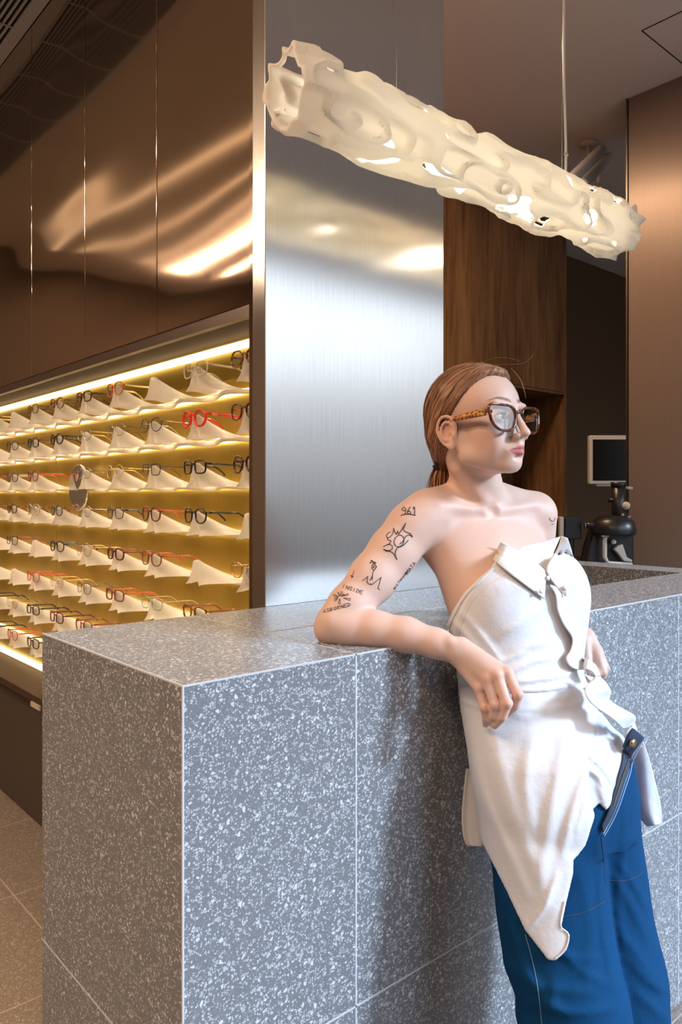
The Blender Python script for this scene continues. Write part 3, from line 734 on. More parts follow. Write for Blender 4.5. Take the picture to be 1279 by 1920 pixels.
# small display of the autorefractor
d2 = 3.5; dm = empty('small_monitor', P(1070, 1050, d2), 'small black tilted display with a white side bar by the woman\'s left shoulder', 'monitor')
f = MB(); rbox(f, 1058, 1091, 969, 1011, d2, .03); f.build('housing', M['black_plastic'], dm, world=True, bevel=.006)
f = MB(); rbox(f, 1061, 1087, 973, 1007, d2-.002, .003); f.build('screen', M['screen'], dm, world=True)
f = MB(); rbox(f, 1050, 1057.5, 969, 1010, d2-.005, .05); f.build('side_bar', M['cream_plastic'], dm, world=True, bevel=.003)
f = MB(); rbox(f, 1030, 1049.5, 972, 1014, d2+.02, .04); f.build('side_housing', M['black_plastic'], dm, world=True, bevel=.004)
a = P(1070, 1011, d2+.015); MB().tube([a, (a.x, a.y, .97)], .016, 12).build('stand', M['black_plastic'], dm, world=True)
a = P(1090, 1055, 3.6); a.z = 1.0
sm = empty('controller', a, 'tiny black controller at the foot of the slit lamp', 'controller')
MB().lathe([(.001,0),(.03,0),(.03,.03),(.022,.05),(.001,.055)], a, 20).build('body', M['black_plastic'], sm, True, True)
MB().tube([(a.x,a.y,a.z+.05),(a.x+.01,a.y,a.z+.075)], .008, 10).build('stick', M['black_plastic'], sm, True, True)
# ---------------------------------------------------------------- the woman: skin, built as one smooth volume
def C(px, py, d):                         # camera ground frame: x right, y depth, z up
    return np.array([(px-CX0)/FPX*d, d, CAMZ+(HY-py)/FPX*d])
def to_world(V):
    V = np.asarray(V, float); return np.stack([AU[0]*V[:,0]+AU[1]*V[:,1], AV[0]*V[:,0]+AV[1]*V[:,1], V[:,2]], 1)
def screen(V): return CX0+FPX*V[:,0]/V[:,1], HY-FPX*(V[:,2]-CAMZ)/V[:,1]
def smin(a, b, k):
    if k <= 0: return np.minimum(a, b)
    h_ = np.clip(.5+.5*(b-a)/k, 0, 1); return b+(a-b)*h_-k*h_*(1-h_)
class Vol:
    def __init__(s, xs, ys, zs): s.a = [np.asarray(q, np.float32) for q in (xs, ys, zs)]; s.F = np.full([len(q) for q in s.a], .3, np.float32)
    def region(s, lo, hi):
        ix = [slice(max(0, int(np.searchsorted(q, l))-1), int(np.searchsorted(q, u))+1) for q, l, u in zip(s.a, lo, hi)]
        return tuple(ix), np.meshgrid(*[q[i] for q, i in zip(s.a, ix)], indexing='ij', sparse=True)
    def put(s, fn, lo, hi, k=.01, op='u', pad=.02):
        ix, (X, Y, Z) = s.region(np.asarray(lo)-pad-k, np.asarray(hi)+pad+k)
        if min(len(range(*i.indices(10**6))) if False else (i.stop-i.start) for i in ix) <= 0: return
        d = fn(X, Y, Z).astype(np.float32); f = s.F[ix]
        s.F[ix] = smin(f, d, k) if op == 'u' else -smin(-f, d, k)
    def cone(s, a, b, r0, r1, k=.01, op='u', sq=None):
        """rounded cone; sq=(dir, factor) flattens along dir"""
        a, b = np.asarray(a, float), np.asarray(b, float); ab = b-a; l2 = max(float(ab@ab), 1e-12); R_ = max(r0, r1)
        def fn(X, Y, Z):
            px, py, pz = X-a[0], Y-a[1], Z-a[2]
            t = np.clip((px*ab[0]+py*ab[1]+pz*ab[2])/l2, 0, 1)
            qx, qy, qz = px-t*ab[0], py-t*ab[1], pz-t*ab[2]
            if sq is not None:
                n_ = np.asarray(sq[0], float); n_ = n_/np.linalg.norm(n_); c = (qx*n_[0]+qy*n_[1]+qz*n_[2])*(sq[1]-1)
                qx, qy, qz = qx+c*n_[0], qy+c*n_[1], qz+c*n_[2]
                return (np.sqrt(qx*qx+qy*qy+qz*qz)-(r0+(r1-r0)*t))/math.sqrt(sq[1])
            return np.sqrt(qx*qx+qy*qy+qz*qz)-(r0+(r1-r0)*t)
        s.put(fn, np.minimum(a, b)-R_, np.maximum(a, b)+R_, k, op)
    def chain(s, pts, rs, k=.01, op='u', sq=None):
        for i in range(len(pts)-1): s.cone(pts[i], pts[i+1], rs[i], rs[i+1], k, op, sq)
    def ell(s, c, r, axes=None, k=.01, op='u'):
        c = np.asarray(c, float); A = np.eye(3) if axes is None else np.asarray(axes, float); r = np.asarray(r, float)
        def fn(X, Y, Z):
            px, py, pz = X-c[0], Y-c[1], Z-c[2]; q1 = 0; q2 = 0
            for i in range(3):
                u = px*A[i,0]+py*A[i,1]+pz*A[i,2]; q1 = q1+(u/r[i])**2; q2 = q2+(u/r[i]**2)**2
            k0 = np.sqrt(q1); return k0*(k0-1)/np.maximum(np.sqrt(q2), 1e-6)
        R_ = r.max(); s.put(fn, c-R_, c+R_, k, op)
    def loft(s, keys, k=.01, grow=0, op='u', cut=None):
        """keys: (z, x, y, a, b, ang) rising z; elliptical sections, lateral axis at angle ang"""
        K = np.array(sorted(keys)); lo = np.array([ (K[:,1]-K[:,3]).min()-.03, (K[:,2]-K[:,3]).min()-.03, K[0,0]]); hi = np.array([(K[:,1]+K[:,3]).max()+.03, (K[:,2]+K[:,3]).max()+.03, K[-1,0]])
        def fn(X, Y, Z):
            z = Z.ravel(); zc = np.clip(z, K[0,0], K[-1,0])
            def it(i):
                j = np.clip(np.searchsorted(K[:,0], zc)-1, 0, len(K)-2); t = (zc-K[j,0])/(K[j+1,0]-K[j,0])
                p0 = K[np.maximum(j-1,0), i]; p1 = K[j, i]; p2 = K[j+1, i]; p3 = K[np.minimum(j+2,len(K)-1), i]
                return (p1+.5*t*(p2-p0+t*(2*p0-5*p1+4*p2-p3+t*(3*(p1-p2)+p3-p0)))).reshape(1,1,-1)
            x0, y0, a, b, an = (it(i) for i in range(1, 6)); a, b = a+grow, b+grow
            dx, dy = X-x0, Y-y0; c_, s_ = np.cos(an), np.sin(an); u, v = dx*c_+dy*s_, -dx*s_+dy*c_
            q1 = np.sqrt((u/a)**2+(v/b)**2); q2 = np.sqrt((u/a**2)**2+(v/b**2)**2)
            d = q1*(q1-1)/np.maximum(q2, 1e-6); ez = np.abs(Z-zc.reshape(1,1,-1))
            return np.where(ez > 0, np.sqrt(np.maximum(d, 0)**2+ez**2)+np.minimum(d, 0)*.0, d)
        s.put(fn, lo, hi, k, op)
    def mesh(s, it=2): V, Q = surface_nets(s.F, *s.a); return relax(V, Q, it), Q

def smooth_(pts, closed=False):
    out = []; n_ = len(pts)
    for i in range(n_ if closed else n_-1):
        p0, p1, p2, p3 = (pts[(i-1) % n_] if closed or i else pts[0]), pts[i], pts[(i+1) % n_], pts[(i+2) % n_ if closed else min(i+2, n_-1)]
        for k in range(4):
            t = k/4; out.append(tuple(.5*(2*b1+t*(c1-a1)+t*t*(2*a1-5*b1+4*c1-d1)+t**3*(3*b1-a1-3*c1+d1)) for a1, b1, c1, d1 in zip(p0, p1, p2, p3)))
    return out+[pts[0] if closed else pts[-1]]
# head frame
PSI, PIT = math.radians(41), math.radians(5)
hF0 = np.array([math.sin(PSI), -math.cos(PSI), 0]); hZ = np.array([0,0,1.])
HF = hF0*math.cos(PIT)+hZ*math.sin(PIT); HU = hZ*math.cos(PIT)-hF0*math.sin(PIT); HR = np.cross(HF, HU)
def solve_head():
    d0 = 1.50; e = -.015*HF+.070*HR-.018*HU
    ear = C(842, 812, d0+e[1]); return ear-e
HO = solve_head()
def H(f, r, u): return HO+HF*f+HR*r+HU*u
HAX = np.array([HF, HR, HU])
# torso frame
SR, SL = C(800, 966, 1.50), C(1003, 965, 1.63)
LAT = SL-SR; LAT[2] = 0; LAT /= np.linalg.norm(LAT); FT = np.array([LAT[1], -LAT[0], 0]); TANG = math.atan2(LAT[1], LAT[0])
def sec(px, py, d, a, b, da=0): c = C(px, py, d); return (c[2], c[0], c[1], a, b, TANG+da)
TORSO = [sec(1015,1405,1.42,.135,.09), sec(985,1300,1.445,.120,.085), sec(972,1205,1.475,.126,.088), sec(948,1110,1.51,.136,.098),
         sec(928,1045,1.54,.140,.090), sec(912,1000,1.555,.132,.068), sec(903,965,1.565,.105,.050), sec(900,945,1.57,.070,.040)]
BR = [C(948,1108,1.51)+FT*.072-LAT*.070, C(948,1108,1.51)+FT*.072+LAT*.066]

def build_skin():
    xs = np.arange(-.085, .60, .0023); ys = np.arange(1.20, 1.86, .0024)
    zs = np.concatenate([np.arange(.96, 1.40, .0023), np.arange(1.40, 1.68, .0016)])
    v = Vol(xs, ys, zs)
    v.loft(TORSO, k=.012)
    for b_ in BR: v.ell(b_-FT*.012, (.048,.055,.055), np.array([FT, LAT, hZ]), k=.03)
    # shoulders, trapezius, neck
    arm = [C(803,966,1.505), C(772,990,1.495), C(738,1034,1.48), C(700,1083,1.46), C(656,1138,1.435), C(631,1168,1.42)]
    v.chain(arm, [.043,.0465,.0455,.0435,.0395,.036], k=.02)
    v.cone(C(845,962,1.54), C(800,966,1.505), .050, .042, k=.03)
    v.cone(C(955,965,1.60), C(1003,965,1.63), .046, .041, k=.03)
    v.cone(C(835,1020,1.53), C(905,1040,1.53), .05, .06, k=.03)     # pectoral fold to the armpit
    v.cone(C(882,925,1.60), C(805,948,1.53), .036, .026, k=.03)
    v.cone(C(925,930,1.60), C(1000,950,1.635), .034, .022, k=.03)
    v.chain([H(-.028,0,-.045), C(893,905,1.545), C(903,945,1.565)], [.050,.0465,.050], k=.02)
    v.cone(C(860,880,1.50), C(918,953,1.512), .010, .0075, k=.018)   # neck muscle
    v.cone(C(912,960,1.510), C(822,948,1.478), .0075, .009, k=.016)  # clavicles
    v.cone(C(935,958,1.525), C(1000,948,1.585), .0075, .009, k=.016)
    v.ell(C(925,957,1.502), (.010,.010,.010), k=.014, op='s')
    # left arm, behind the torso
    v.chain([C(1003,965,1.63), C(1001,1000,1.65), C(996,1060,1.69), C(988,1135,1.73)], [.043,.041,.038,.035], k=.02)
    v.chain([C(988,1140,1.73), C(1040,1165,1.66), C(1096,1196,1.585)], [.034,.030,.021], k=.012)
    # right forearm resting on the counter
    W_ = C(852,1219,1.345)
    v.chain([C(631,1170,1.42), C(655,1178,1.412), C(705,1181,1.398), C(762,1190,1.378), C(820,1207,1.358), W_], [.036,.0345,.034,.0305,.0255,.0215], k=.012)
    v.ell(C(614,1183,1.425), (.021,.021,.021), k=.02)
    v.ell(C(846,1203,1.335), (.008,.008,.008), k=.012)               # wrist bone
    # right hand: metacarpals and fingers
    hn = np.array([.35,-.9,.15])
    mc = [((853,1228,1.345),(898,1291,1.318)), ((857,1222,1.342),(914,1275,1.309)), ((862,1216,1.340),(932,1267,1.304)), ((868,1210,1.340),(951,1262,1.308))]
    for a_, b_ in mc: v.cone(C(*a_), C(*b_), .0135, .0098, k=.011)
    v.cone(C(870,1235,1.35), C(915,1272,1.325), .017, .012, k=.012)
    fing = [[(898,1291,1.318),(909,1327,1.306),(912,1346,1.312),(911,1358,1.322)],
            [(914,1275,1.309),(928,1322,1.293),(926,1342,1.300),(919,1354,1.314)],
            [(932,1267,1.304),(951,1319,1.285),(942,1344,1.293),(928,1360,1.308)],
            [(951,1262,1.308),(971,1302,1.290),(966,1322,1.300),(951,1338,1.318)]]
    for i, f_ in enumerate(fing):
        r0 = (.0084,.0090,.0094,.0094)[i]
        v.chain([C(*q) for q in f_], [r0+.0008, r0-.0004, r0-.0012, r0-.0022], k=.0025)
        p = C(*f_[0]); v.ell(p+np.array([0,-.003,.003]), (.0088,)*3, k=.006)
        p = C(*f_[1]); v.ell(p+np.array([0,-.0015,.0015]), (r0*.92,)*3, k=.004)
    v.chain([C(868,1222,1.355), C(900,1258,1.352), C(925,1292,1.345), C(938,1318,1.345)], [.014,.012,.0095,.0075], k=.006)
    # left hand, half hidden behind the shirt
    lmc = [((1094,1200,1.585),(1108,1240,1.57)), ((1097,1197,1.58),(1116,1236,1.558)), ((1100,1195,1.58),(1121,1230,1.552)), ((1100,1194,1.585),(1123,1224,1.56))]
    for a_, b_ in lmc: v.cone(C(*a_), C(*b_), .0130, .0098, k=.011)
    for i, f_ in enumerate([[(1108,1240,1.57),(1112,1262,1.545),(1104,1272,1.56)], [(1116,1236,1.558),(1122,1262,1.54),(1113,1274,1.555)], [(1121,1230,1.552),(1131,1260,1.54),(1124,1272,1.558)], [(1123,1224,1.56),(1134,1250,1.55),(1131,1268,1.565)]]):
        v.chain([C(*q) for q in f_], [.0095,.0085,.0072], k=.0022)
    v.chain([C(1096,1200,1.565), C(1100,1235,1.55), C(1107,1258,1.54)], [.012,.010,.008], k=.005)
    # ---- head
    def cn(a, b, r0, r1, k=.008, op='u', sq=None): v.cone(H(*a), H(*b), r0, r1, k, op, sq)
    def el(c, r, k=.008, op='u', ax=None): v.ell(H(*c), r, HAX if ax is None else ax, k, op)
    el((-.014,0,.036), (.092,.072,.080), .015)
    el((.034,0,.030), (.052,.058,.058), .02)
    el((.030,0,-.030), (.056,.052,.070), .02)
    cn((.040,0,-.068), (.067,0,-.082), .028, .0165, .02)
    el((.0765,0,-.0855), (.013,.0165,.011), .012)
    for s_ in (1, -1):
        cn((-.004,s_*.056,-.035), (.010,s_*.049,-.066), .012, .011, .022)
        cn((.010,s_*.049,-.066), (.066,s_*.014,-.086), .011, .012, .018)
        el((.052,s_*.040,-.020), (.022,.016,.018), .020)
        el((.050,s_*.034,-.048), (.026,.015,.026), .022)
        el((.096,s_*.031,.001), (.019,.0175,.0135), .011, 's')         # socket
        el((.0715,s_*.0315,.0005), (.0138,.0140,.0135), .004)           # lids over the eyeball
        cn((.087,s_*.010,.022), (.079,s_*.044,.026), .006, .0055, .010)
    cn((.087,0,.012), (.1075,0,-.026), .0065, .0075, .008)
    el((.1105,0,-.0325), (.0090,.0092,.0078), .005)
    for s_ in (1, -1):
        el((.0985,s_*.0118,-.0375), (.0085,.0058,.0066), .005)
        el((.1015,s_*.0062,-.0425), (.0048,.0027,.0036), .002, 's')
    cn((.095,0,-.042), (.094,0,-.053), .006, .006, .010)
    cn((.0990,0,-.047), (.0990,0,-.052), .0022, .0022, .004, 's')
    # mouth
    el((.076,0,-.062), (.020,.026,.018), .015)
    for s_ in (1, -1):
        cn((.0965,s_*.0035,-.0575), (.083,s_*.0245,-.0625), .0044, .0022, .0035)
        cn((.0950,0,-.0680), (.083,s_*.0225,-.0640), .0058, .0027, .0040)
        pass
    for s_ in (1, -1): cn((.1015,0,-.0622), (.088,s_*.0245,-.0630), .0012, .0008, .0015, 's')
    el((.0935,0,-.0765), (.006,.014,.003), .006, 's')
    # eye openings
    for s_ in (1, -1):
        tl = np.array([HF, HR*math.cos(.12*s_)+HU*math.sin(.12*s_), HU*math.cos(.12*s_)-HR*math.sin(.12*s_)])
        v.ell(H(.0865, s_*.0318, .0008), (.012,.0132,.0046), tl, .0008, 's')
    # ears
    for s_ in (1, -1):
        ec = lambda f, r, u: (f-.015, s_*(.0705+r), u-.018)
        el(ec(.001,.000,.002), (.019,.0055,.029), .005)
        rim = [ec(.016,-.001,.004), ec(.018,.003,.018), ec(.008,.008,.030), ec(-.008,.011,.029), ec(-.018,.011,.014), ec(-.018,.009,-.003), ec(-.009,.005,-.020), ec(.004,.001,-.029)]
        rim = smooth_(rim)
        for i in range(len(rim)-1): cn(rim[i], rim[i+1], .0030, .0030, .0022)
        inn = smooth_([ec(.012,.003,.010), ec(.006,.007,.019), ec(-.004,.009,.018), ec(-.011,.009,.006), ec(-.009,.007,-.009), ec(-.001,.004,-.016)])
        for i in range(len(inn)-1): cn(inn[i], inn[i+1], .0026, .0026, .0022)
        el(ec(.006,.001,-.027), (.007,.0045,.008), .005)
        el(ec(.003,.0085,.004), (.0085,.0060,.0125), .003, 's')
        el(ec(.006,.0065,-.007), (.005,.0065,.006), .003, 's')
        el(ec(.014,.001,-.006), (.004,.004,.006), .004)
    V, Q = v.mesh(2)
    return V, Q
SV, SQ = build_skin()
# tint per vertex: lips, brows, blush, nails
loc = (SV-HO)@HAX.T; hf, hr, hu = loc[:,0], loc[:,1], loc[:,2]
SKIN, LIPC, BROW = np.array([.60,.42,.35]), np.array([.46,.15,.145]), np.array([.17,.095,.065])
tint = np.tile(SKIN, (len(SV), 1))
def blend(mask, c):
    global tint
    m_ = np.clip(mask, 0, 1)[:, None]; tint = tint*(1-m_)+np.asarray(c)*m_
gn = vnoise(SV[:,0]*25, SV[:,1]*25, SV[:,2]*25, 3); blend(.10*(gn+.2), (.66,.36,.28))
ah = np.abs(hr)
lipm = (hf > .078) & (ah < .0262)
top = -.0540-.0022*np.abs(ah/.0245)**1-.0065*(ah/.0245)**2+.0012*np.exp(-((ah-.005)/.004)**2); bot = -.0742+.0098*(ah/.0245)**2
blend(lipm*np.clip((top-hu)/.0012, 0, 1)*np.clip((hu-bot)/.0012, 0, 1)*np.clip((.0262-ah)/.002, 0, 1), LIPC)
bu = .0300+.006*np.sin(np.clip((ah-.010)/.040, 0, 1)*math.pi*.72)-.003*np.clip((ah-.038)/.012, 0, 1)
bt = .0044*(1-.65*np.clip((ah-.022)/.028, 0, 1))
bn = .75+.25*vnoise(hr*900, hu*500, hf*100, 5)
blend((hf > .055)*np.clip((bt-np.abs(hu-bu))/.0018, 0, 1)*np.clip((ah-.009)/.003, 0, 1)*np.clip((.052-ah)/.004, 0, 1)*bn*1.15, BROW)
blend(.35*np.exp(-(((hf-.06)/.03)**2+((ah-.045)/.02)**2+((hu+.03)/.02)**2)), (.66,.30,.25))
blend(.5*np.exp(-(((hf+.015)/.02)**2+((ah-.075)/.012)**2+((hu+.018)/.03)**2)), (.68,.30,.22))
blend((hf > .07)*np.exp(-(((hr-.0)/.05)**2+((hu-.012)/.006)**2))*.10, (.5,.3,.25))
for q in ((898,1291,1.318),(914,1275,1.309),(932,1267,1.304),(951,1262,1.308),(909,1327,1.306),(928,1322,1.293),(951,1319,1.285),(971,1302,1.290)):
    blend(.38*np.exp(-(np.linalg.norm(SV-C(*q), axis=1)/.011)**2), (.66,.27,.20))
m = mat('skin', (.7,.45,.36), .50)
b = B(m); b.inputs['Subsurface Weight'].default_value = .12; b.inputs['Subsurface Radius'].default_value = (1., .35, .2); b.inputs['Subsurface Scale'].default_value = .008
b.inputs['Specular IOR Level'].default_value = .32
at = N(m, 'ShaderNodeAttribute', attribute_name='tint'); L(m, at.outputs['Color'], b.inputs['Base Color'])
bump(m, noise(m, coords(m), 420, 3), .12, .0006)
M['skin'] = m
hip = Vector(cam2world(*C(1010,1420,1.42))); root_loc = Vector((hip.x, hip.y, 0))
woman = empty('person', root_loc, 'woman in strapless white shirt and blue jeans leaning back on the terrazzo counter', 'person')
skin = np_mesh('body', to_world(SV), SQ, M['skin'], woman, True)
ca = skin.data.color_attributes.new('tint', 'FLOAT_COLOR', 'POINT'); ca.data.foreach_set('color', np.concatenate([tint, np.ones((len(tint),1))], 1).astype(np.float32).ravel())
def HW(f, r, u): return Vector(cam2world(*H(f, r, u)))
def camdir(v): return Vector(cam2world(*v))
# eyes
M['eye_white'] = mat('eye_white', (.80,.76,.74), .12); M['iris'] = mat('iris', (.10,.13,.12), .1); M['pupil'] = mat('pupil', (.005,.005,.005), .05)
wR = Matrix((camdir(HF), camdir(HR), camdir(HU))).transposed()
for s_ in (1, -1):
    c = HW(.0715, s_*.0315, .0005); e = MB(); e.lathe([(.0122*math.sin(t), -.0122*math.cos(t)) for t in np.linspace(.02, math.pi-.02, 20)], (0,0,0), 28)
    gz = (camdir(HF)+camdir(HR)*(-.25)).normalized()
    q = gz.to_track_quat('Z', 'Y').to_matrix()
    e.v = [tuple(c+q@Vector(p)) for p in e.v]; eo = e.build('eye', M['eye_white'], woman, True, True)
    for nm, r_, z_ in (('iris', .0058, .0110), ('pupil', .0024, .0115)):
        i_ = MB().lathe([(.0001, z_+.0014), (r_*.5, z_+.0011), (r_, z_-.0002 if nm == 'iris' else z_+.0005), (r_, z_-.002)], (0,0,0), 24)
        i_.v = [tuple(c+q@Vector(p)) for p in i_.v]; io = i_.build(nm, M[nm], woman, True, True)
    # upper lashes
    ls = MB()
    for k in range(13):
        t = -1+2*k/12; rr = s_*.0318+t*.0128; uu = .0008+.0046*math.sqrt(max(0, 1-t*t))
        ff = .0715+math.sqrt(max(0, .0139**2-(rr-s_*.0315)**2-(uu)**2))
        ls.tube([HW(ff, rr, uu), HW(ff+.004, rr+s_*.001+.001*t, uu+.002), HW(ff+.006, rr+s_*.002+.002*t, uu+.005)], [.0006,.0004,.0001], 4)
    ls.build('eyelashes', M['pupil'], woman, False, True)

# ---------------------------------------------------------------- hair
HC = (-.014, 0, .036); HRAD = (.092, .072, .080)
def hairline(u, r):
    """largest forward position of hair at height u"""
    return .072-.0+np.where(u > .105, (u-.105)*1.5, (u-.105)*.98)
PE = np.array([-.082, 0, -.082]); PE = PE/np.linalg.norm(PE); PB = np.array([0, 1., 0]); PC = np.cross(PE, PB)
def comb(loc):
    p = loc-(np.array(HC)+np.array([-.01,0,-.01])); p = p/np.linalg.norm(p, axis=1)[:,None]
    return np.arctan2(p@PB, p@PC), np.arccos(np.clip(p@PE, -1, 1))
def build_hair():
    c = H(*HC); e = .17
    v = Vol(np.arange(c[0]-e, c[0]+e, .0024), np.arange(c[1]-e, c[1]+e, .0024), np.arange(c[2]-.19, c[2]+.13, .0024))
    v.ell(H(-.016,0,.038), (.100,.0785,.0865), HAX, .01)
    v.ell(H(-.040,0,-.012), (.066,.066,.062), HAX, .03)
    v.cone(H(-.070,0,-.030), H(-.094,0,-.062), .045, .020, .03)
    v.ell(H(.038,0,.082), (.040,.048,.022), HAX, .015)
    # carve the face and the ear zone
    def face(X, Y, Z):
        px, py, pz = X-HO[0], Y-HO[1], Z-HO[2]
        f, r, u = (px*a[0]+py*a[1]+pz*a[2] for a in (HF, HR, HU))
        line = np.where(u > .012, .079-(.108-u)*.92, np.where(u > -.045, -.030-.10*(.012-u), -.036-(-.045-u)*1.1))
        line = np.where(np.abs(r) < .030, line+(1-np.abs(r)/.030)*.014*(u > .05), line)
        groove = .0010*np.sin(u*900+r*500)
        return -(f-line+groove)*.75
    v.put(lambda X, Y, Z: -face(X, Y, Z)*-1.0, c-.3, c+.3, .012, 's')
    V, Q = v.mesh(1)
    loc = (V-HO)@HAX.T; n = V-(HO+HAX.T@np.array(HC)); n /= np.linalg.norm(n, axis=1)[:,None]
    # combed relief that runs from the hairline to the tie
    an, rad_ = comb(loc)
    V = V+n*((.0012*vnoise(an*9, rad_*4, 0*an, 2)+.0006*vnoise(an*26, rad_*6, 0*an, 4))*np.clip(rad_*3, 0, 1))[:,None]
    return V, Q
HV, HQ = build_hair()
m = mat('auburn_hair', (.23,.105,.05), .52); b = B(m)
hn_ = noise(m, coords(m), 60, 3)
at = N(m, 'ShaderNodeAttribute', attribute_name='strand')
L(m, ramp(m, at.outputs['Fac'], ((.0, (.085,.036,.018)), (.45, (.23,.105,.048)), (1., (.44,.235,.115)))), b.inputs['Base Color'])
M['hair'] = m
M['hair_strand'] = mat('auburn_strand', (.34,.165,.078), .45)
M['hair_dark'] = mat('auburn_strand_dark', (.14,.062,.03), .36)
hairo = np_mesh('hair', to_world(HV), HQ, M['hair'], woman, True)
loc = (HV-HO)@HAX.T; an, rad_ = comb(loc)
sv = .45+.35*vnoise(an*11, rad_*3, 0*an, 8)+.25*vnoise(an*34, rad_*5, 0*an, 9)
fa = hairo.data.attributes.new('strand', 'FLOAT', 'POINT'); fa.data.foreach_set('value', np.clip(sv, 0, 1).astype(np.float32))
rs_ = random.Random(11)
hbvh = BVHTree.FromPolygons([tuple(p) for p in HV], [tuple(q) for q in HQ.tolist()])
def flow(f0, r0, u0, end, lift=.001):
    """a hair that lies on the head from its root to the tie"""
    c = np.array(HC)+np.array([-.01,0,-.01]); a = np.array([f0, r0, u0])-c; b_ = np.array(end)-c; pts = []
    la, lb = np.linalg.norm(a), np.linalg.norm(b_); a, b_ = a/la, b_/lb; w = math.acos(max(-1, min(1, float(a@b_))))
    for k in range(15):
        t = k/14; dd = (a*math.sin((1-t)*w)+b_*math.sin(t*w))/math.sin(w)
        o_ = HO+HAX.T@c; dw = HAX.T@dd
        hit = hbvh.ray_cast(Vector(o_+dw*.25), Vector(-dw), .25)
        if hit[0] is None: p = o_+dw*(la*(1-t)+lb*t)
        else: p = np.array(hit[0])+dw*lift
        pts.append(Vector(cam2world(*p)))
    return pts
sm = {0: MB(), 1: MB()}
for i in range(330):
    s_ = 1 if i % 4 else -1; u0 = rs_.uniform(.012, .112); f0 = .070-(.108-u0)*.90-rs_.uniform(.0, .012)
    rr = s_*math.sqrt(max(.0001, 1-((u0-.036)/.088)**2))*.074*math.sqrt(max(.02, 1-((f0+.014)/.10)**2))
    if i % 5 == 0: f0, rr, u0 = rs_.uniform(-.02,.06), rs_.uniform(-.03,.03), .12
    en = (-.092+rs_.uniform(-.006,.004), rs_.uniform(-.013,.013), -.056+rs_.uniform(-.012,.012))
    p = flow(f0, rr, u0, en, rs_.uniform(.0001,.0012))
    sm[i % 2].tube(p, [.0002]+[rs_.uniform(.0005,.0009)]*13+[.0004], 4, cap=False)
for k, nm in ((0, 'hair_strand'), (1, 'hair_dark')): tag(sm[k].build('hair_strands', M[nm], woman, True, True), kind='stuff')
# pony tail, tie, loose strands
pt = {0: MB(), 1: MB()}
A0 = (-.094, 0, -.064)
for i in range(150):
    a1, rd = rs_.uniform(0, 6.28), math.sqrt(rs_.random()); dy, du = math.cos(a1)*rd, math.sin(a1)*rd
    Lp = rs_.uniform(.055, .115); fl = rs_.uniform(.6,1.5); pts = []
    for k in range(9):
        t = k/8; sp = .011+.014*math.sin(min(1, t*1.4)*math.pi*.6)
        pts.append(HW(A0[0]-.012*t*fl+du*sp*.7-.006*math.sin(t*3), dy*sp+.006*t, A0[2]+du*sp*.5*(1-t)-Lp*t))
    pt[i % 2].tube(pts, [.0014]*7+[.0008,.0002], 4, cap=False)
for i in range(26):
    t0 = rs_.uniform(-.4, 1); Lp = rs_.uniform(.03,.05)
    pts = [HW(A0[0]-.006-.016*t, .010*t0+.035*t*max(.2,t0), A0[2]+.006-.045*t-Lp*t*t) for t in (0,.25,.5,.75,1)]
    pt[i % 2].tube(pts, [.0012,.0012,.0010,.0007,.0002], 4, cap=False)
for k, nm in ((0, 'hair_strand'), (1, 'hair_dark')): tag(pt[k].build('ponytail', M[nm], woman, True, True), kind='stuff')
M['black_fabric'] = mat('black_hair_tie_fabric', (.006,.006,.008), .45)
ti = MB(); ring = []
for k in range(60):
    q = 2*math.pi*k/60; rr = .0195+.003*math.sin(q*9)
    ring.append(HW(A0[0]+.003+math.sin(q)*rr*.55, math.cos(q)*rr, A0[2]+math.sin(q)*rr*.62))
ti.tube(ring, [.0075+.0016*math.sin(k*2.1) for k in range(60)], 8, closed=True); ti.build('hair_tie', M['black_fabric'], woman, True, True)
fl = MB()
for arc in (((930,684,1.50),(955,683,1.49),(978,682,1.48),(992,675,1.47),(1001,664,1.465)), ((905,678,1.53),(930,671,1.52),(955,671,1.51),(975,678,1.50)), ((958,690,1.47),(973,706,1.46),(982,726,1.455),(986,747,1.45)), ((962,694,1.47),(976,712,1.46),(983,734,1.455))):
    fl.tube([P(*q) for q in smooth_(list(arc))], .00028, 4)
fl.build('loose_hairs', M['hair_strand'], woman, True, True)

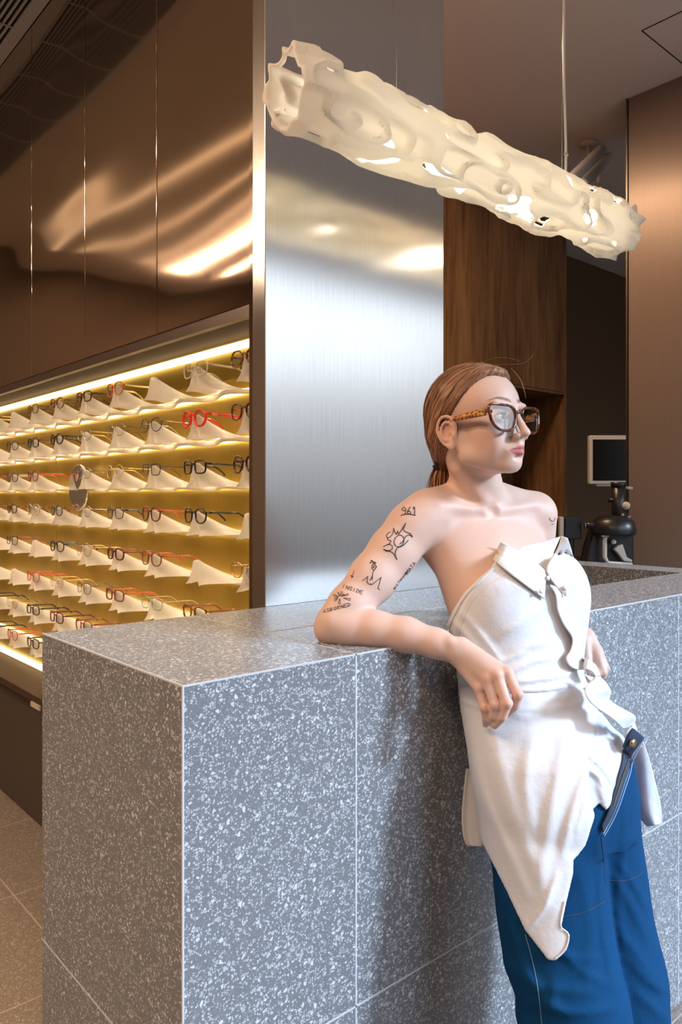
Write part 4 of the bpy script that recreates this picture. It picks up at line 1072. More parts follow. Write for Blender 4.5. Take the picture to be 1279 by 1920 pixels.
# ---------------------------------------------------------------- tattoos, drawn on the skin
bbvh = BVHTree.FromPolygons([tuple(p) for p in to_world(SV)], [tuple(q) for q in SQ.tolist()])
def ink(mb, pts, w=.0007):
    o = Vector((0,0,CAMZ)); out = []
    dense = []
    for a_, b_ in zip(pts[:-1], pts[1:]):
        n_ = max(1, int(math.hypot(b_[0]-a_[0], b_[1]-a_[1])/2.2)); dense += [(a_[0]+(b_[0]-a_[0])*k/n_, a_[1]+(b_[1]-a_[1])*k/n_) for k in range(n_)]
    dense.append(pts[-1])
    for px, py in dense:
        d_ = (P(px, py, 1.0)-o).normalized(); h_ = bbvh.ray_cast(o, d_, 4)
        if h_[0] is not None: out.append(h_[0]+h_[1]*.00015)
    if len(out) > 1: mb.tube(out, w, 5)
def cr_(pts): return [(600+x*.15637, 940+y*.15637) for x, y in pts]
LET = {'I':[[(1,0),(1,6)]],'N':[[(0,0),(0,6),(3,0),(3,6)]],'S':[[(3,5),(1,6),(0,4.5),(3,1.5),(2,0),(0,1)]],'D':[[(0,0),(0,6),(3,4),(3,2),(0,0)]],'E':[[(3,6),(0,6),(0,0),(3,0)],[(0,3),(2.5,3)]],
       'A':[[(0,0),(1.5,6),(3,0)],[(.6,2.2),(2.4,2.2)]],'B':[[(0,0),(0,6),(2.6,5),(0,3.2),(3,1.6),(0,0)]],'O':[[(1.5,0),(0,3),(1.5,6),(3,3),(1.5,0)]],'R':[[(0,0),(0,6),(3,4.6),(0,3),(3,0)]],
       'M':[[(0,0),(0,6),(1.5,2),(3,6),(3,0)]],'T':[[(0,6),(3,6)],[(1.5,6),(1.5,0)]],'U':[[(0,6),(0,1),(1.5,0),(3,1),(3,6)]],'9':[[(3,3.5),(1,3),(0,4.5),(1.5,6),(3,5),(2.6,0)]],'6':[[(2.6,6),(.4,3),(0,1.4),(1.5,0),(3,1.4),(1.6,3),(.3,2)]],'1':[[(.4,4.6),(1.6,6),(1.6,0)]]}
def write(mb, word, x0, y0, x1, y1, hgt, w=.0007, skew=0):
    dx, dy = (x1-x0)/len(word), (y1-y0)/len(word); l_ = math.hypot(dx, dy); ux, uy = dx/l_, dy/l_; nx_, ny_ = uy, -ux
    for i, ch in enumerate(word):
        for st_ in LET.get(ch, []):
            ink(mb, [(x0+dx*i+ux*(a_/3*l_*.72+skew*b_)+nx_*b_/6*hgt, y0+dy*i+uy*(a_/3*l_*.72+skew*b_)+ny_*b_/6*hgt) for a_, b_ in st_], w)
M['ink'] = mat('tattoo_ink', (.018,.025,.035), .5)
t = MB(); write(t, '961', 754, 965, 784, 964, 14, .0010); ink(t, cr_(smooth_([(970,172),(1010,157),(1080,156),(1148,168)])), .0011); t.build('number_tattoo', M['ink'], woman, True, True)
t = MB()
for s_ in ([(1030,258),(1015,300),(1005,345),(1050,375),(1090,390),(1110,430)], [(1110,430),(1080,405),(1045,410),(1020,435),(995,480),(955,515)], [(1025,270),(975,350),(945,395)], [(945,395),(930,355),(920,400)], [(920,400),(898,370),(885,320)],
           [(885,320),(875,385),(850,420),(815,440),(800,415),(815,385),(845,368)], [(803,420),(815,460),(845,470),(850,490),(820,515),(760,545)], [(790,530),(840,517),(870,540),(862,575),(820,590),(762,575)], [(762,575),(800,597),(850,602),(890,635),(925,700)], [(925,700),(905,640),(907,600),(930,560),(990,535),(1030,500),(1060,465)]):
    ink(t, cr_(smooth_(s_)), .0009)
ink(t, cr_([(950+math.cos(q)*58+math.sin(q)*10, 475-math.sin(q)*70) for q in np.linspace(0, 6.2832, 26)]), .0009); t.build('flame_tattoo', M['ink'], woman, True, True)
t = MB()
for s_ in ([(610,705),(640,720),(678,738)], [(602,735),(640,738),(672,745)], [(622,708),(598,748)], [(612,715),(660,735)], [(640,745),(665,760),(672,790),(650,826),(625,810),(618,780),(640,748)], [(655,750),(682,785),(643,838)], [(630,765),(655,800)], [(655,765),(632,800)], [(640,838),(632,880),(628,945)], [(628,897),(600,950)],
           [(510,955),(575,900)], [(575,900),(565,968)], [(565,968),(600,1000)], [(600,1000),(612,985)], [(612,985),(622,1000)], [(622,1000),(736,910)], [(736,910),(718,965),(695,1045)], [(695,1045),(720,1058)]):
    ink(t, cr_(s_), .0007)
t.build('flower_tattoo', M['ink'], woman, True, True)
t = MB(); write(t, 'INSIDE', 642, 1102, 681, 1115, 7, .0006); t.build('word_tattoo', M['ink'], woman, True, True)
t = MB(); write(t, 'ASBORNED', 606, 1150, 659, 1136, 6.5, .0006, .3); t.build('word_tattoo', M['ink'], woman, True, True)
t = MB(); write(t, 'MATMAMMATA', 742, 1106, 781, 1055, 6, .0006); t.build('word_tattoo', M['ink'], woman, True, True)
t = MB()
for a_, l0, l1, wd in ((70,8,34,5), (35,8,30,4), (20,20,50,5), (-12,20,60,6), (160,8,38,5), (190,10,32,5), (215,16,36,4), (265,8,38,6), (110,6,28,4)):
    q = math.radians(a_); c_, s2 = math.cos(q), math.sin(q); cx, cy = 240, 1150; l0, l1, wd = l0*1.9, l1*2.1, wd*2.2
    ink(t, cr_([(cx+c_*l0, cy-s2*l0), (cx+c_*l1-s2*wd, cy-s2*l1-c_*wd), (cx+c_*l1+s2*wd, cy-s2*l1+c_*wd), (cx+c_*l0, cy-s2*l0)]), .0006)
t.build('star_tattoo', M['ink'], woman, True, True)
t = MB(); ink(t, cr_([(412,830),(385,905)]), .0006); ink(t, cr_([(372,890),(400,905),(378,912)]), .0011); t.build('arrow_tattoo', M['ink'], woman, True, True)
t = MB(); ink(t, smooth_([(1030,971),(1034,977),(1039,976),(1041,970)]), .0008); ink(t, [(1034,983),(1039,982)], .0006); t.build('arc_tattoo', M['ink'], woman, True, True)

# ---------------------------------------------------------------- the glasses she wears
TM = frame_mat('amber_tortoiseshell', (.022,.008,.005), .12, c2=(.15,.042,.012))
TM2 = frame_mat('amber_tortoiseshell_temple', (.10,.030,.008), .12, c2=(.60,.24,.05))
M['worn_lens'] = lens_mat('reflective_lens', (.96,.97,.99), .08)
wg = make_glasses('eyeglasses', 'cat', TM, TM2, .0031, 'cat eye tortoiseshell glasses with gold letters on the temple, worn by the woman', 'glasses', None, width=.152, lh=.048, tl=.112, lensm=M['worn_lens'], tth=.0075, wrap=.010, drop=.012)
wg.rotation_euler = Matrix((-camdir(HF), camdir(HR), camdir(HU))).transposed().to_euler()
wg.location = HW(.0985, 0, -.0045)
for o in wg.children:
    if o.name.startswith('temple'):
        for v_ in o.data.vertices:                              # broad at the hinge, slender at the ear
            t_ = min(1, max(0, (v_.co.x-.01)/.10)); zc = .048*.24
            v_.co.z = zc+(v_.co.z-zc)*(1.05-.62*t_)
            sg = 1 if v_.co.y > 0 else -1; v_.co.y -= sg*.004*t_
def font_text(txt, size, m, name, parent, mtx, ext=.0003, bold=.0):
    c = bpy.data.curves.new(name, 'FONT'); c.body = txt; c.size = size; c.extrude = ext; c.offset = bold; c.align_x = 'CENTER'; c.align_y = 'CENTER'; c.space_character = .92
    o = bpy.data.objects.new(name, c); COL.objects.link(o); bpy.context.view_layer.update()
    me = bpy.data.meshes.new_from_object(o.evaluated_get(bpy.context.evaluated_depsgraph_get())); bpy.data.objects.remove(o); bpy.data.curves.remove(c)
    me.transform(mtx); return link(name, me, m, parent)
# letters on both temples (outer faces)
for s_ in (1, -1):
    R_ = Matrix(((-s_, 0, 0), (0, 0, s_), (0, 1, 0))).to_4x4()       # text x -> along the temple, text y -> up, normal outwards
    for k, z_ in enumerate((.0160, .0085)):
        font_text('miu', .0098, FM['gold'], 'gold_letters', wg, Matrix.Translation((.024, s_*(.0828), z_)) @ R_, .0003, .0004)
# ---------------------------------------------------------------- clothes
PX0, PY0, PS = 780, 960, 2.0
_gx, _gy = np.meshgrid(np.arange(PX0, 1290, PS), np.arange(PY0, 1930, PS), indexing='ij')
def poly_table(pts):
    """signed distance in pixels to a polygon seen from the shoulder height of the room (negative inside)"""
    d = np.full(_gx.shape, 1e9); ins = np.zeros(_gx.shape, bool); n_ = len(pts)
    for i in range(n_):
        (x0, y0), (x1, y1) = pts[i], pts[(i+1) % n_]
        ex, ey = x1-x0, y1-y0; t = np.clip(((_gx-x0)*ex+(_gy-y0)*ey)/(ex*ex+ey*ey+1e-9), 0, 1)
        d = np.minimum(d, np.hypot(_gx-x0-t*ex, _gy-y0-t*ey))
        c_ = ((y0 > _gy) != (y1 > _gy)) & (_gx < (x1-x0)*(_gy-y0)/(y1-y0+1e-12)+x0); ins ^= c_
    return np.where(ins, -d, d)
def folds(lines):
    """fold relief: (points, half width px, height m)"""
    D = np.zeros(_gx.shape)
    for pts, w_, h_ in lines:
        pts = smooth_(pts) if len(pts) > 2 else pts; best = np.full(_gx.shape, 1e9); n_ = len(pts); tt = np.zeros(_gx.shape)
        for i in range(n_-1):
            (x0, y0), (x1, y1) = pts[i], pts[i+1]; ex, ey = x1-x0, y1-y0
            t = np.clip(((_gx-x0)*ex+(_gy-y0)*ey)/(ex*ex+ey*ey+1e-9), 0, 1); q = np.hypot(_gx-x0-t*ex, _gy-y0-t*ey)
            m_ = q < best; best = np.where(m_, q, best); tt = np.where(m_, (i+t)/(n_-1), tt)
        D += h_*np.exp(-(best/w_)**2)*np.sin(np.clip(tt*.9+.05, 0, 1)*math.pi)**.5
    return D
def look(T, X, Y, Z):
    px = CX0+FPX*X/Y; py = HY-FPX*(Z-CAMZ)/Y
    i = np.clip(((px-PX0)/PS+.5).astype(np.int32), 0, T.shape[0]-1); j = np.clip(((py-PY0)/PS+.5).astype(np.int32), 0, T.shape[1]-1)
    return T[i, j]
def clipvol(v, T, k=.002):
    X, Y, Z = np.meshgrid(*v.a, indexing='ij', sparse=True)
    v.F = np.maximum(v.F, (look(T, X, Y, Z)*Y/FPX).astype(np.float32))
def dispvol(v, D):
    X, Y, Z = np.meshgrid(*v.a, indexing='ij', sparse=True); v.F = (v.F-look(D, X, Y, Z)).astype(np.float32)

HIP = [sec(1056,1560,1.40,.142,.108), sec(1050,1480,1.405,.156,.114), sec(1034,1400,1.42,.155,.110), sec(1006,1345,1.435,.136,.098), sec(985,1300,1.445,.122,.088)]
def lsec(l, r, py, d, k=1.0):
    c = C((l+r)/2, py, d); a = (r-l)/2*d/FPX; return (c[2], c[0], c[1], a*1.0, a*.92*k, TANG)
RLEG = [lsec(905,1128,1500,1.385,.9), lsec(912,1133,1560,1.375), lsec(926,1138,1650,1.355), lsec(935,1148,1740,1.335), lsec(948,1164,1816,1.315), lsec(966,1178,1868,1.305), lsec(972,1190,1925,1.29)]
LLEG = [lsec(1020,1192,1480,1.44), lsec(1030,1200,1560,1.43), lsec(1035,1212,1640,1.425), lsec(1045,1224,1720,1.415), lsec(1062,1249,1825,1.40), lsec(1066,1256,1925,1.385)]
def legdown(L_, ax, ay):
    z, x, y, a, b, an = L_[-1]
    return L_+[(z*.66, x*.72+ax*.28, y*.72+ay*.28, a*.96, b*.96, an), (z*.3, x*.3+ax*.7, y*.3+ay*.7, a*1.0, b*1.0, an), (.035, ax, ay, a*1.05, b*1.08, an)]
def c2(U, V): return AU[0]*U+AV[0]*V, AU[1]*U+AV[1]*V        # room -> camera ground frame
def room(x, y): return AU[0]*x+AU[1]*y, AV[0]*x+AV[1]*y
_r = room(RLEG[-1][1], RLEG[-1][2]); _l = room(LLEG[-1][1], LLEG[-1][2])
RA, LA_ = c2(_r[0]+.03, _r[1]-.14), c2(_l[0]+.05, _l[1]-.13)
RLEG, LLEG = legdown(RLEG, *RA), legdown(LLEG, *LA_)
def base_volume(step, zlo, zhi, grow):
    v = Vol(np.arange(.14, .66, step), np.arange(1.05, 1.62, step), np.arange(zlo, zhi, step))
    v.loft(HIP, .03, grow); v.loft(LLEG, .018, grow); v.loft(RLEG, .005, grow)
    return v
JF = folds([([(1128,1560),(1120,1610),(1080,1660)],9,.004), ([(1130,1580),(1060,1625),(1000,1640)],9,.003), ([(940,1700),(975,1760),(1040,1800)],12,.005), ([(950,1800),(1010,1850),(1110,1860)],12,.006), ([(1000,1880),(1080,1900),(1160,1890)],10,.005),
            ([(1030,1760),(1090,1820),(1150,1850)],10,.004), ([(1150,1640),(1185,1700),(1215,1760)],9,.004), ([(1160,1740),(1200,1800),(1240,1850)],10,.005), ([(1175,1500),(1170,1600),(1160,1700),(1175,1800)],8,.003), ([(1195,1560),(1165,1590)],7,.003), ([(930,1660),(990,1740),(1060,1790),(1120,1800)],9,.005), ([(940,1640),(950,1720),(1000,1850),(1060,1900)],11,.006), ([(1160,1620),(1190,1660),(1210,1700)],7,.004), ([(1180,1800),(1215,1840),(1245,1860)],8,.005), ([(1130,1600),(1126,1680),(1134,1760),(1150,1840)],7,.005),
            ([(1190,1860),(1225,1890),(1250,1915)],10,.004), ([(1090,1640),(1110,1740),(1100,1840)],14,.004), ([(960,1660),(965,1740)],10,.004), ([(1040,1840),(1030,1920)],12,.005)])
v = base_volume(.0042, .03, 1.0, .002); dispvol(v, JF)
v.F = np.maximum(v.F, (np.meshgrid(*v.a, indexing='ij', sparse=True)[2]-.985).astype(np.float32))
JV, JQ = v.mesh(2)
M['denim'] = m = mat('blue_denim', (.02,.12,.32), .75)
dn = noise(m, coords(m, (700, 700, 90)), 1, 2); dn2 = noise(m, coords(m, (1,1,.5)), 9, 3)
L(m, mix(m, math_(m, 'ADD', math_(m, 'MULTIPLY', dn, .6), math_(m, 'MULTIPLY', dn2, .4)), (.001,.017,.060), (.004,.068,.178)), B(m).inputs['Base Color'])
bump(m, dn, .3, .0006); B(m).inputs['Specular IOR Level'].default_value = .12; B(m).inputs['Roughness'].default_value = .9
M['denim_dark'] = mat('dark_denim', (.018,.035,.07), .8); M['denim_edge'] = mat('pale_denim_edge', (.30,.42,.58), .8); M['leg_thread'] = mat('pale_blue_thread', (.13,.21,.32), .9); M['seam_thread'] = mat('dark_blue_thread', (.015,.035,.075), .8)
M['brass'] = mat('antique_brass', (.42,.32,.17), .35, 1.0)
jeans = np_mesh('jeans', to_world(JV), JQ, M['denim'], woman, True)
def bvh_of(V, Q): return BVHTree.FromPolygons([tuple(p) for p in V], [tuple(q) for q in Q.tolist()])
BJ = bvh_of(JV, JQ)

def white(name, c):
    m = mat(name, c, .82); b = B(m); b.inputs['Sheen Weight'].default_value = .15
    w1 = noise(m, coords(m), 26, 4, .6); w2 = noise(m, coords(m), 900, 1)
    hb = math_(m, 'ADD', math_(m, 'MULTIPLY', w1, 1.0), math_(m, 'MULTIPLY', w2, .06)); bump(m, hb, .32, .006)
    return m
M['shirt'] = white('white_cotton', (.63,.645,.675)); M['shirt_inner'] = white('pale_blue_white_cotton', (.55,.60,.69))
M['button'] = mat('pearl_button', (.70,.68,.66), .25)
# lower panel: falls from the waist over the thigh to the pointed tail
LOW = [(862,1285),(1085,1280),(1100,1300),(1122,1330),(1112,1400),(1104,1450),(1108,1500),(1116,1530),(1098,1585),(1076,1612),(1074,1640),(1062,1690),(1052,1742),(1069,1752),(1062,1782),(1040,1802),(1028,1800),(985,1745),(950,1670),(920,1610),(895,1560),(870,1500),(862,1400)]
LF = folds([([(905,1330),(930,1420),(960,1520),(1000,1620),(1030,1700)],20,.007), ([(1070,1340),(1050,1440),(1030,1540),(1015,1640)],13,.006), ([(1000,1380),(985,1470),(1000,1560)],14,.005), ([(890,1420),(910,1500),(950,1590),(990,1680)],12,.006),
            ([(1100,1450),(1075,1520),(1055,1600)],9,.006), ([(930,1400),(990,1370),(1050,1330)],12,.003), ([(985,1745),(1020,1700),(1045,1640)],7,.006), ([(1035,1330),(1000,1345),(960,1340)],8,.003), ([(1106,1445),(1098,1500),(1080,1560)],5,.004)])
v = base_volume(.0026, .55, 1.06, .0145); v.loft([sec(985,1300,1.445,.122,.088), sec(975,1255,1.46,.119,.087)], .01, .0145)
dispvol(v, LF); v0 = base_volume(.0026, .55, 1.06, .0065); v0.loft([sec(985,1300,1.445,.122,.088), sec(975,1255,1.46,.119,.087)], .01, .0065); dispvol(v0, LF)
Fsolid = v.F.copy(); v.F = np.maximum(v.F, -v0.F)
# behind the body only the upper part goes round
X, Y, Z = np.meshgrid(*v.a, indexing='ij', sparse=True)
back = (Y-(1.44+(X-.34)*.3))                                   # >0 behind the body's middle
v.F = np.maximum(v.F, np.where(Z < .86, back, -1).astype(np.float32)); clipvol(v, poly_table(LOW))
V_, Q_ = v.mesh(2); np_mesh('shirt_tail', to_world(V_), Q_, M['shirt'], woman, True)
vs_ = Vol(*v.a); vs_.F = Fsolid; BVs, BQs = vs_.mesh(1); BLOW = bvh_of(BVs, BQs)
# inner layer seen in the open fly
INN = [(1060,1300),(1112,1302),(1140,1330),(1168,1362),(1174,1392),(1170,1428),(1160,1455),(1150,1490),(1148,1508),(1136,1520),(1124,1505),(1100,1530),(1060,1480)]
v = base_volume(.0028, .70, 1.06, .009)
dispvol(v, folds([([(1100,1430),(1130,1400),(1160,1380)],6,.006), ([(1100,1440),(1125,1460),(1140,1500)],6,.009), ([(1108,1360),(1135,1350)],7,.005), ([(1100,1415),(1130,1440),(1150,1470)],5,.006), ([(1120,1470),(1135,1510)],6,.006), ([(1130,1330),(1120,1380)],7,.004)]))
X, Y, Z = np.meshgrid(*v.a, indexing='ij', sparse=True); v.F = np.maximum(v.F, (Y-1.42).astype(np.float32)); clipvol(v, poly_table(INN))
V_, Q_ = v.mesh(2); np_mesh('shirt_front_layer', to_world(V_), Q_, M['shirt_inner'], woman, True)

# upper shirt: strapless, edge runs from under the arm up to the collar
TOPP = [(820,1240),(829,1200),(836,1176),(850,1144),(870,1112),(897,1085),(922,1064),(934,1040),(945,1030),(990,1036),(1024,1050),(1072,1030),(1085,1050),(1130,1100),(1130,1262),(1118,1285),(1098,1290),(1040,1297),(975,1300),(900,1302),(840,1310)]
TF = folds([([(850,1165),(885,1205),(915,1255)],7,.005), ([(868,1150),(900,1190),(935,1235)],7,.005), ([(930,1200),(950,1185),(985,1170)],9,.002), ([(1035,1130),(985,1160),(950,1185)],9,.003), ([(1050,1232),(1000,1240),(958,1262)],6,.0055), ([(1075,1262),(1020,1272),(965,1280)],7,.007),
            ([(1085,1278),(1030,1290),(960,1297)],6,.006), ([(1045,1200),(1000,1210),(965,1225)],8,.0035), ([(925,1250),(955,1235),(985,1225)],5,.004), ([(905,1080),(880,1120),(862,1160),(850,1200)],3.0,.0022), ([(938,1078),(980,1100),(1020,1120)],8,.002),
            ([(1095,1130),(1098,1180),(1088,1230)],7,.003), ([(1060,1220),(1085,1250)],7,.004), ([(930,1110),(960,1100),(1000,1110)],18,.003)])
v = Vol(np.arange(.12, .62, .0027), np.arange(1.22, 1.68, .0027), np.arange(1.02, 1.345, .0027))
TS = [sec(985,1320,1.44,.126,.094), sec(984,1297,1.445,.129,.096), sec(977,1265,1.455,.125,.093)]+[(z, x, y, a+.006, b+.006, an) for z, x, y, a, b, an in TORSO[2:6]]
v.loft(TS, .01, .006)
for b_, s_ in zip(BR, (1, 1)): v.ell(b_-FT*.012, (.062,.074,.080), np.array([FT, LAT, hZ]), k=.06)
dispvol(v, TF)
clipvol(v, poly_table(TOPP))
BT_V, BT_Q = None, None
vv = Vol(*v.a); vv.F = v.F.copy(); BT_V, BT_Q = vv.mesh(1); BTOP = bvh_of(BT_V, BT_Q)
V_, Q_ = v.mesh(2); np_mesh('shirt_body', to_world(V_), Q_, M['shirt'], woman, True)

def depth(px, py, default, bv=(BTOP, BLOW, BJ)):
    d_ = Vector((px-CX0, FPX, HY-py)).normalized(); o = Vector((0, 0, CAMZ)); best = None
    for b_ in bv:
        h_ = b_.ray_cast(o, d_, 3)
        if h_[0] is not None and (best is None or h_[0].y < best): best = h_[0].y
    return best if best is not None else default
def resamp(pts, n):
    pts = [np.array(p, float) for p in (smooth_([tuple(p) for p in pts]) if len(pts) > 2 else pts)]
    s_ = [0.]
    for a_, b_ in zip(pts[:-1], pts[1:]): s_.append(s_[-1]+np.linalg.norm((b_-a_)[:2]))
    out = []
    for t in np.linspace(0, s_[-1], n):
        i = min(max(np.searchsorted(s_, t)-1, 0), len(pts)-2); f = (t-s_[i])/max(s_[i+1]-s_[i], 1e-9); out.append(pts[i]*(1-f)+pts[i+1]*f)
    return out
def sheet(name, Lp, Rp, m, lift, nu=40, nv=12, thick=.0022, default=1.42, fixed=None, bv=(BTOP, BLOW, BJ), back=0.0):
    """cloth piece between two edges; lift(u, v) metres in front of what it lies on; fixed(u, v, px, py) gives the depth itself"""
    A_, B_ = resamp(Lp, nu), resamp(Rp, nu); vs = []
    for i in range(nu):
        for j in range(nv):
            q = A_[i]*(1-j/(nv-1))+B_[i]*(j/(nv-1)); u, w_ = i/(nu-1), j/(nv-1)
            d_ = fixed(u, w_, q[0], q[1]) if fixed else depth(q[0], q[1], default, bv)-lift(u, w_)
            vs.append(P(q[0], q[1], d_))
    # smooth depth jumps
    o = mk(name, vs, grid_faces(nu, nv), m, woman, True, True)
    s_ = o.modifiers.new('smooth', 'SMOOTH'); s_.iterations = 3; s_.factor = .5
    t_ = o.modifiers.new('thickness', 'SOLIDIFY'); t_.thickness = thick; t_.offset = 0
    return o
sn, cs = math.sin, math.cos
# collar
sheet('collar', [(963,1026),(985,1022),(1020,1014),(1053,1004)], [(975,1040),(1000,1058),(1018,1066),(1024,1069)], M['shirt'], None, 24, 10, fixed=lambda u, w, x, y: 1.455+.035*(1-w)+.01*u)
sheet('collar', [(939,1014),(962,1027),(1000,1050),(1025,1072)], [(922,1048),(950,1072),(985,1098),(1021,1125)], M['shirt'], lambda u, w: .016*(1-w)*(1-.3*u)+.006+.004*sn(u*3.1), 34, 14, default=1.47)
sheet('collar', [(1053,1004),(1044,1030),(1030,1052),(1024,1070),(1036,1092),(1061,1119)], [(1064,1008),(1071,1028),(1076,1047),(1072,1066),(1069,1090),(1062,1118)], M['shirt'], lambda u, w: .016+.014*(1-u)+.004*sn(u*6+w*2), 36, 12, default=1.47)
# placket, a wavy band that twists loose at the waist
sheet('placket', [(1030,1096),(1042,1116),(1045,1144),(1057,1172),(1073,1196),(1070,1220),(1061,1234),(1068,1249),(1084,1256),(1106,1256),(1117,1268)],
      [(1050,1102),(1062,1118),(1070,1144),(1084,1168),(1094,1192),(1093,1214),(1092,1228),(1098,1234),(1106,1238),(1118,1248),(1126,1268)], M['shirt'],
      lambda u, w: .004+(.010+.010*u)*(1-w)**.7+.004*sn(u*16+w*2), 90, 12, default=1.40)
sheet('placket', [(1117,1268),(1106,1280),(1096,1291),(1098,1303),(1108,1318),(1128,1334),(1150,1350),(1168,1366)], [(1126,1268),(1138,1282),(1146,1296),(1142,1310),(1150,1318),(1170,1330),(1192,1343),(1186,1362)], M['shirt'], None, 70, 14,
      fixed=lambda u, w, x, y: 1.335+.015*w-.028*sn(u*math.pi)*(1-w)+.012*sn(u*13+w*2.4)+.01*u)
sheet('shirt_fold', [(1090,1262),(1100,1270),(1110,1285),(1106,1300)], [(1118,1272),(1132,1284),(1136,1300),(1124,1318)], M['shirt'], None, 26, 10, fixed=lambda u, w, x, y: 1.355+.02*w+.008*sn(u*5))
sheet('shirt_fold', [(1166,1350),(1172,1372),(1176,1392),(1180,1410)], [(1188,1346),(1194,1366),(1200,1384),(1204,1400)], M['shirt'], None, 26, 10, fixed=lambda u, w, x, y: 1.372+.012*w+.006*sn(u*8+w*4))
# side tails
sheet('shirt_tail', [(1178,1384),(1180,1430),(1184,1475),(1190,1520),(1214,1550)], [(1207,1390),(1220,1430),(1230,1470),(1240,1512),(1242,1546)], M['shirt_inner'], None, 44, 16, fixed=lambda u, w, x, y: 1.46-.02*u-.012*w+.006*sn(w*6+u*2)*(.3+u))
sheet('shirt_tail', [(874,1440),(868,1490),(865,1530),(868,1570),(876,1587)], [(905,1440),(905,1490),(908,1540),(911,1580),(904,1588)], M['shirt'], None, 30, 10, fixed=lambda u, w, x, y: 1.475-.02*u+.006*sn(w*6))
# hems: narrow stitched bands
def hem(name, pts, m, r, off, n=40, bv=(BTOP, BLOW, BJ), default=1.4, closed=False, flat=None):
    q = [P(a_[0], a_[1], depth(a_[0], a_[1], default, bv)-off) for a_ in resamp(pts, n)]
    return MB().tube(q, r, 6, flat=flat).build(name, m, woman, True, True)
hem('top_hem', [(926,1066),(900,1090),(874,1116),(856,1146),(842,1178),(837,1200)], M['shirt'], .0022, .0002, 50, (BTOP,), 1.42)
hem('hem_stitch', [(945,1078),(915,1098),(890,1122),(873,1152),(862,1184),(858,1206)], M['shirt'], .0009, .0, 50, (BTOP,), 1.42)
hem('tail_hem', [(1059,1690),(1051,1735),(1066,1752),(1060,1780),(1040,1799)], M['shirt'], .0016, .0008, 30, (BLOW,), 1.36)
# buttons
for x_, y_ in ((1014,1108), (1027,1084), (1059,1102)):
    c_ = P(x_, y_, depth(x_, y_, 1.46)-.021 if y_ > 1090 else depth(x_, y_, 1.46)-.017); f_ = camdir(FT)
    MB().tube([c_, c_+f_*.0018], .0045, 16).build('button', M['button'], woman, True, True)
# waistband flap, fly, zipper
sheet('waistband_flap', [(1168,1402),(1176,1380),(1187,1364)], [(1182,1420),(1196,1402),(1210,1384)], M['denim_dark'], None, 14, 10, .004, fixed=lambda u, w, x, y: 1.352+.02*w-.006*sn(u*3))
c_ = P(1186, 1393, 1.346); MB().tube([c_, c_+camdir(FT)*.003], .0075, 20).build('jeans_button', M['brass'], woman, True, True)
FLY = [(1168,1402),(1166,1428),(1158,1458),(1149,1492),(1140,1522),(1128,1548)]; FLO = [(1184,1420),(1178,1448),(1168,1478),(1158,1508),(1146,1536),(1130,1562)]
sheet('fly', FLY, FLO, M['denim_dark'], lambda u, w: .013*(1-u)+.005, 40, 6, .003, default=1.37, bv=(BJ,))
q = [P(a_[0]+2, a_[1]+2, depth(a_[0], a_[1], 1.36, (BJ,))-.020+.010*i/39) for i, a_ in enumerate(resamp([(1176,1424),(1166,1452),(1156,1482),(1148,1508)], 40))]
z_ = MB()
for i, c_ in enumerate(q):
    if i % 1 == 0: z_.box(c_.x-.0016, c_.x+.0016, c_.y-.0012, c_.y+.0012, c_.z-.0006, c_.z+.0006)
tag(z_.build('zipper_teeth', M['brass'], woman, world=True), kind='stuff')
MB().tube([P(1133,1535,1.355), P(1130,1546,1.354), P(1128,1556,1.353)], .004, 8, flat=(1,.5)).build('zipper_pull', M['brass'], woman, True, True)
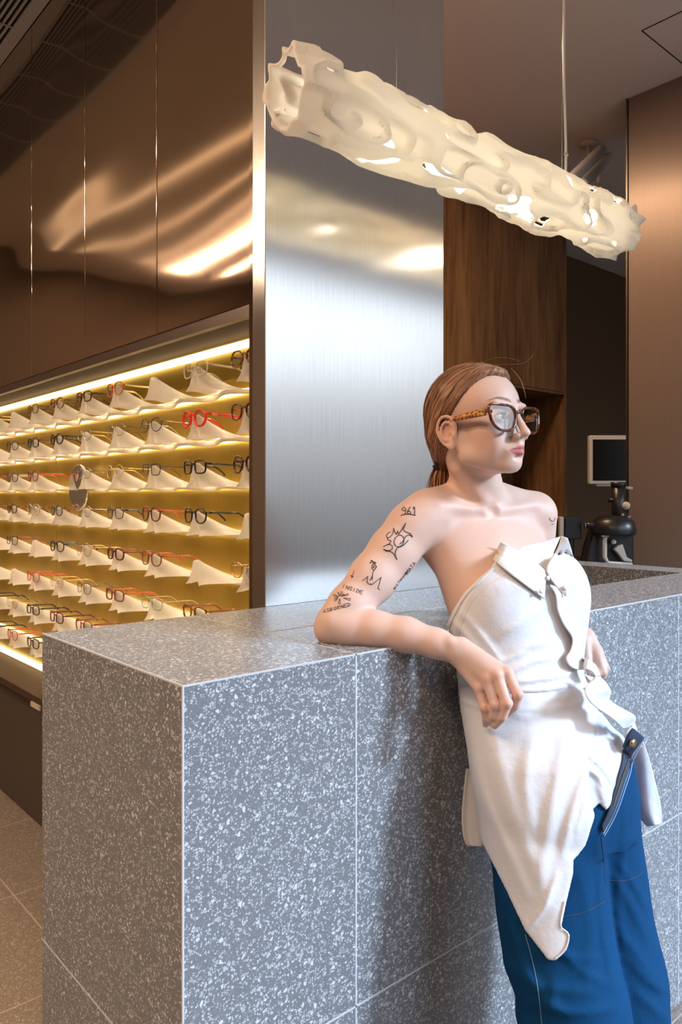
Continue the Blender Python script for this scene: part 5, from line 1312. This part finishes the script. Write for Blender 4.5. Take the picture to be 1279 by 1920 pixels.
def edge(name, pts, m, r, lifts, n=50):
    q = [P(a_[0], a_[1], depth(a_[0], a_[1], 1.37, (BJ,))-(lifts[0]+(lifts[1]-lifts[0])*i/(n-1))) for i, a_ in enumerate(resamp(pts, n))]
    return MB().tube(q, r, 6).build(name, m, woman, True, True)
edge('fly_edge', [(1209,1385),(1184,1420),(1178,1448),(1168,1478),(1158,1508),(1146,1536),(1131,1564)], M['denim_edge'], .0011, (.018,.006))
edge('fly_edge', [(1206,1390),(1188,1424),(1182,1450),(1172,1480),(1162,1510),(1150,1538),(1133,1568)], M['denim_edge'], .0009, (.016,.005))
def onj(name, pts, m, r, n=60):
    q = [P(a_[0], a_[1], depth(a_[0], a_[1], 1.35, (BJ,))-.0003) for a_ in resamp(pts, n)]
    return MB().tube(q, r, 6).build(name, m, woman, True, True)
onj('leg_seam', [(985,1752),(998,1800),(1008,1850),(1014,1900),(1020,1960),(1026,2060)], M['leg_thread'], .0008)
onj('leg_seam', [(1128,1570),(1133,1620),(1136,1660)], M['seam_thread'], .0012)
onj('knee_seam', [(1055,1719),(1085,1714),(1110,1704),(1134,1690)], M['seam_thread'], .0009)
onj('knee_seam', [(1142,1651),(1170,1652),(1195,1643),(1207,1632)], M['seam_thread'], .0009)
# shoes below the frame
M['shoe'] = mat('black_leather', (.015,.014,.014), .35)
for (ax, ay), n_ in ((RA, 1), (LA_, 2)):
    w0 = Vector(cam2world(ax, ay, 0)); f_ = camdir(FT).normalized(); s_ = MB()
    vs, fs = [], []; nn = 20
    for t, wd, hh in ((-.06,.03,.07), (-.03,.038,.075), (.03,.040,.07), (.09,.045,.05), (.14,.045,.038), (.18,.034,.028), (.195,.010,.015)):
        for k in range(nn):
            q_ = 2*math.pi*k/nn; sx, sy = cs(q_)*wd, sn(q_)
            vs.append(w0+f_*t+Vector((-f_.y, f_.x, 0))*sx+Vector((0,0,max(.0, (sy*.5+.5)*hh))))
    m_ = 7; fs = [(i*nn+k, i*nn+(k+1) % nn, (i+1)*nn+(k+1) % nn, (i+1)*nn+k) for i in range(m_-1) for k in range(nn)]+[tuple(range(nn-1,-1,-1)), tuple((m_-1)*nn+k for k in range(nn))]
    s_.add(vs, fs); s_.build('shoe', M['shoe'], woman, True, True)
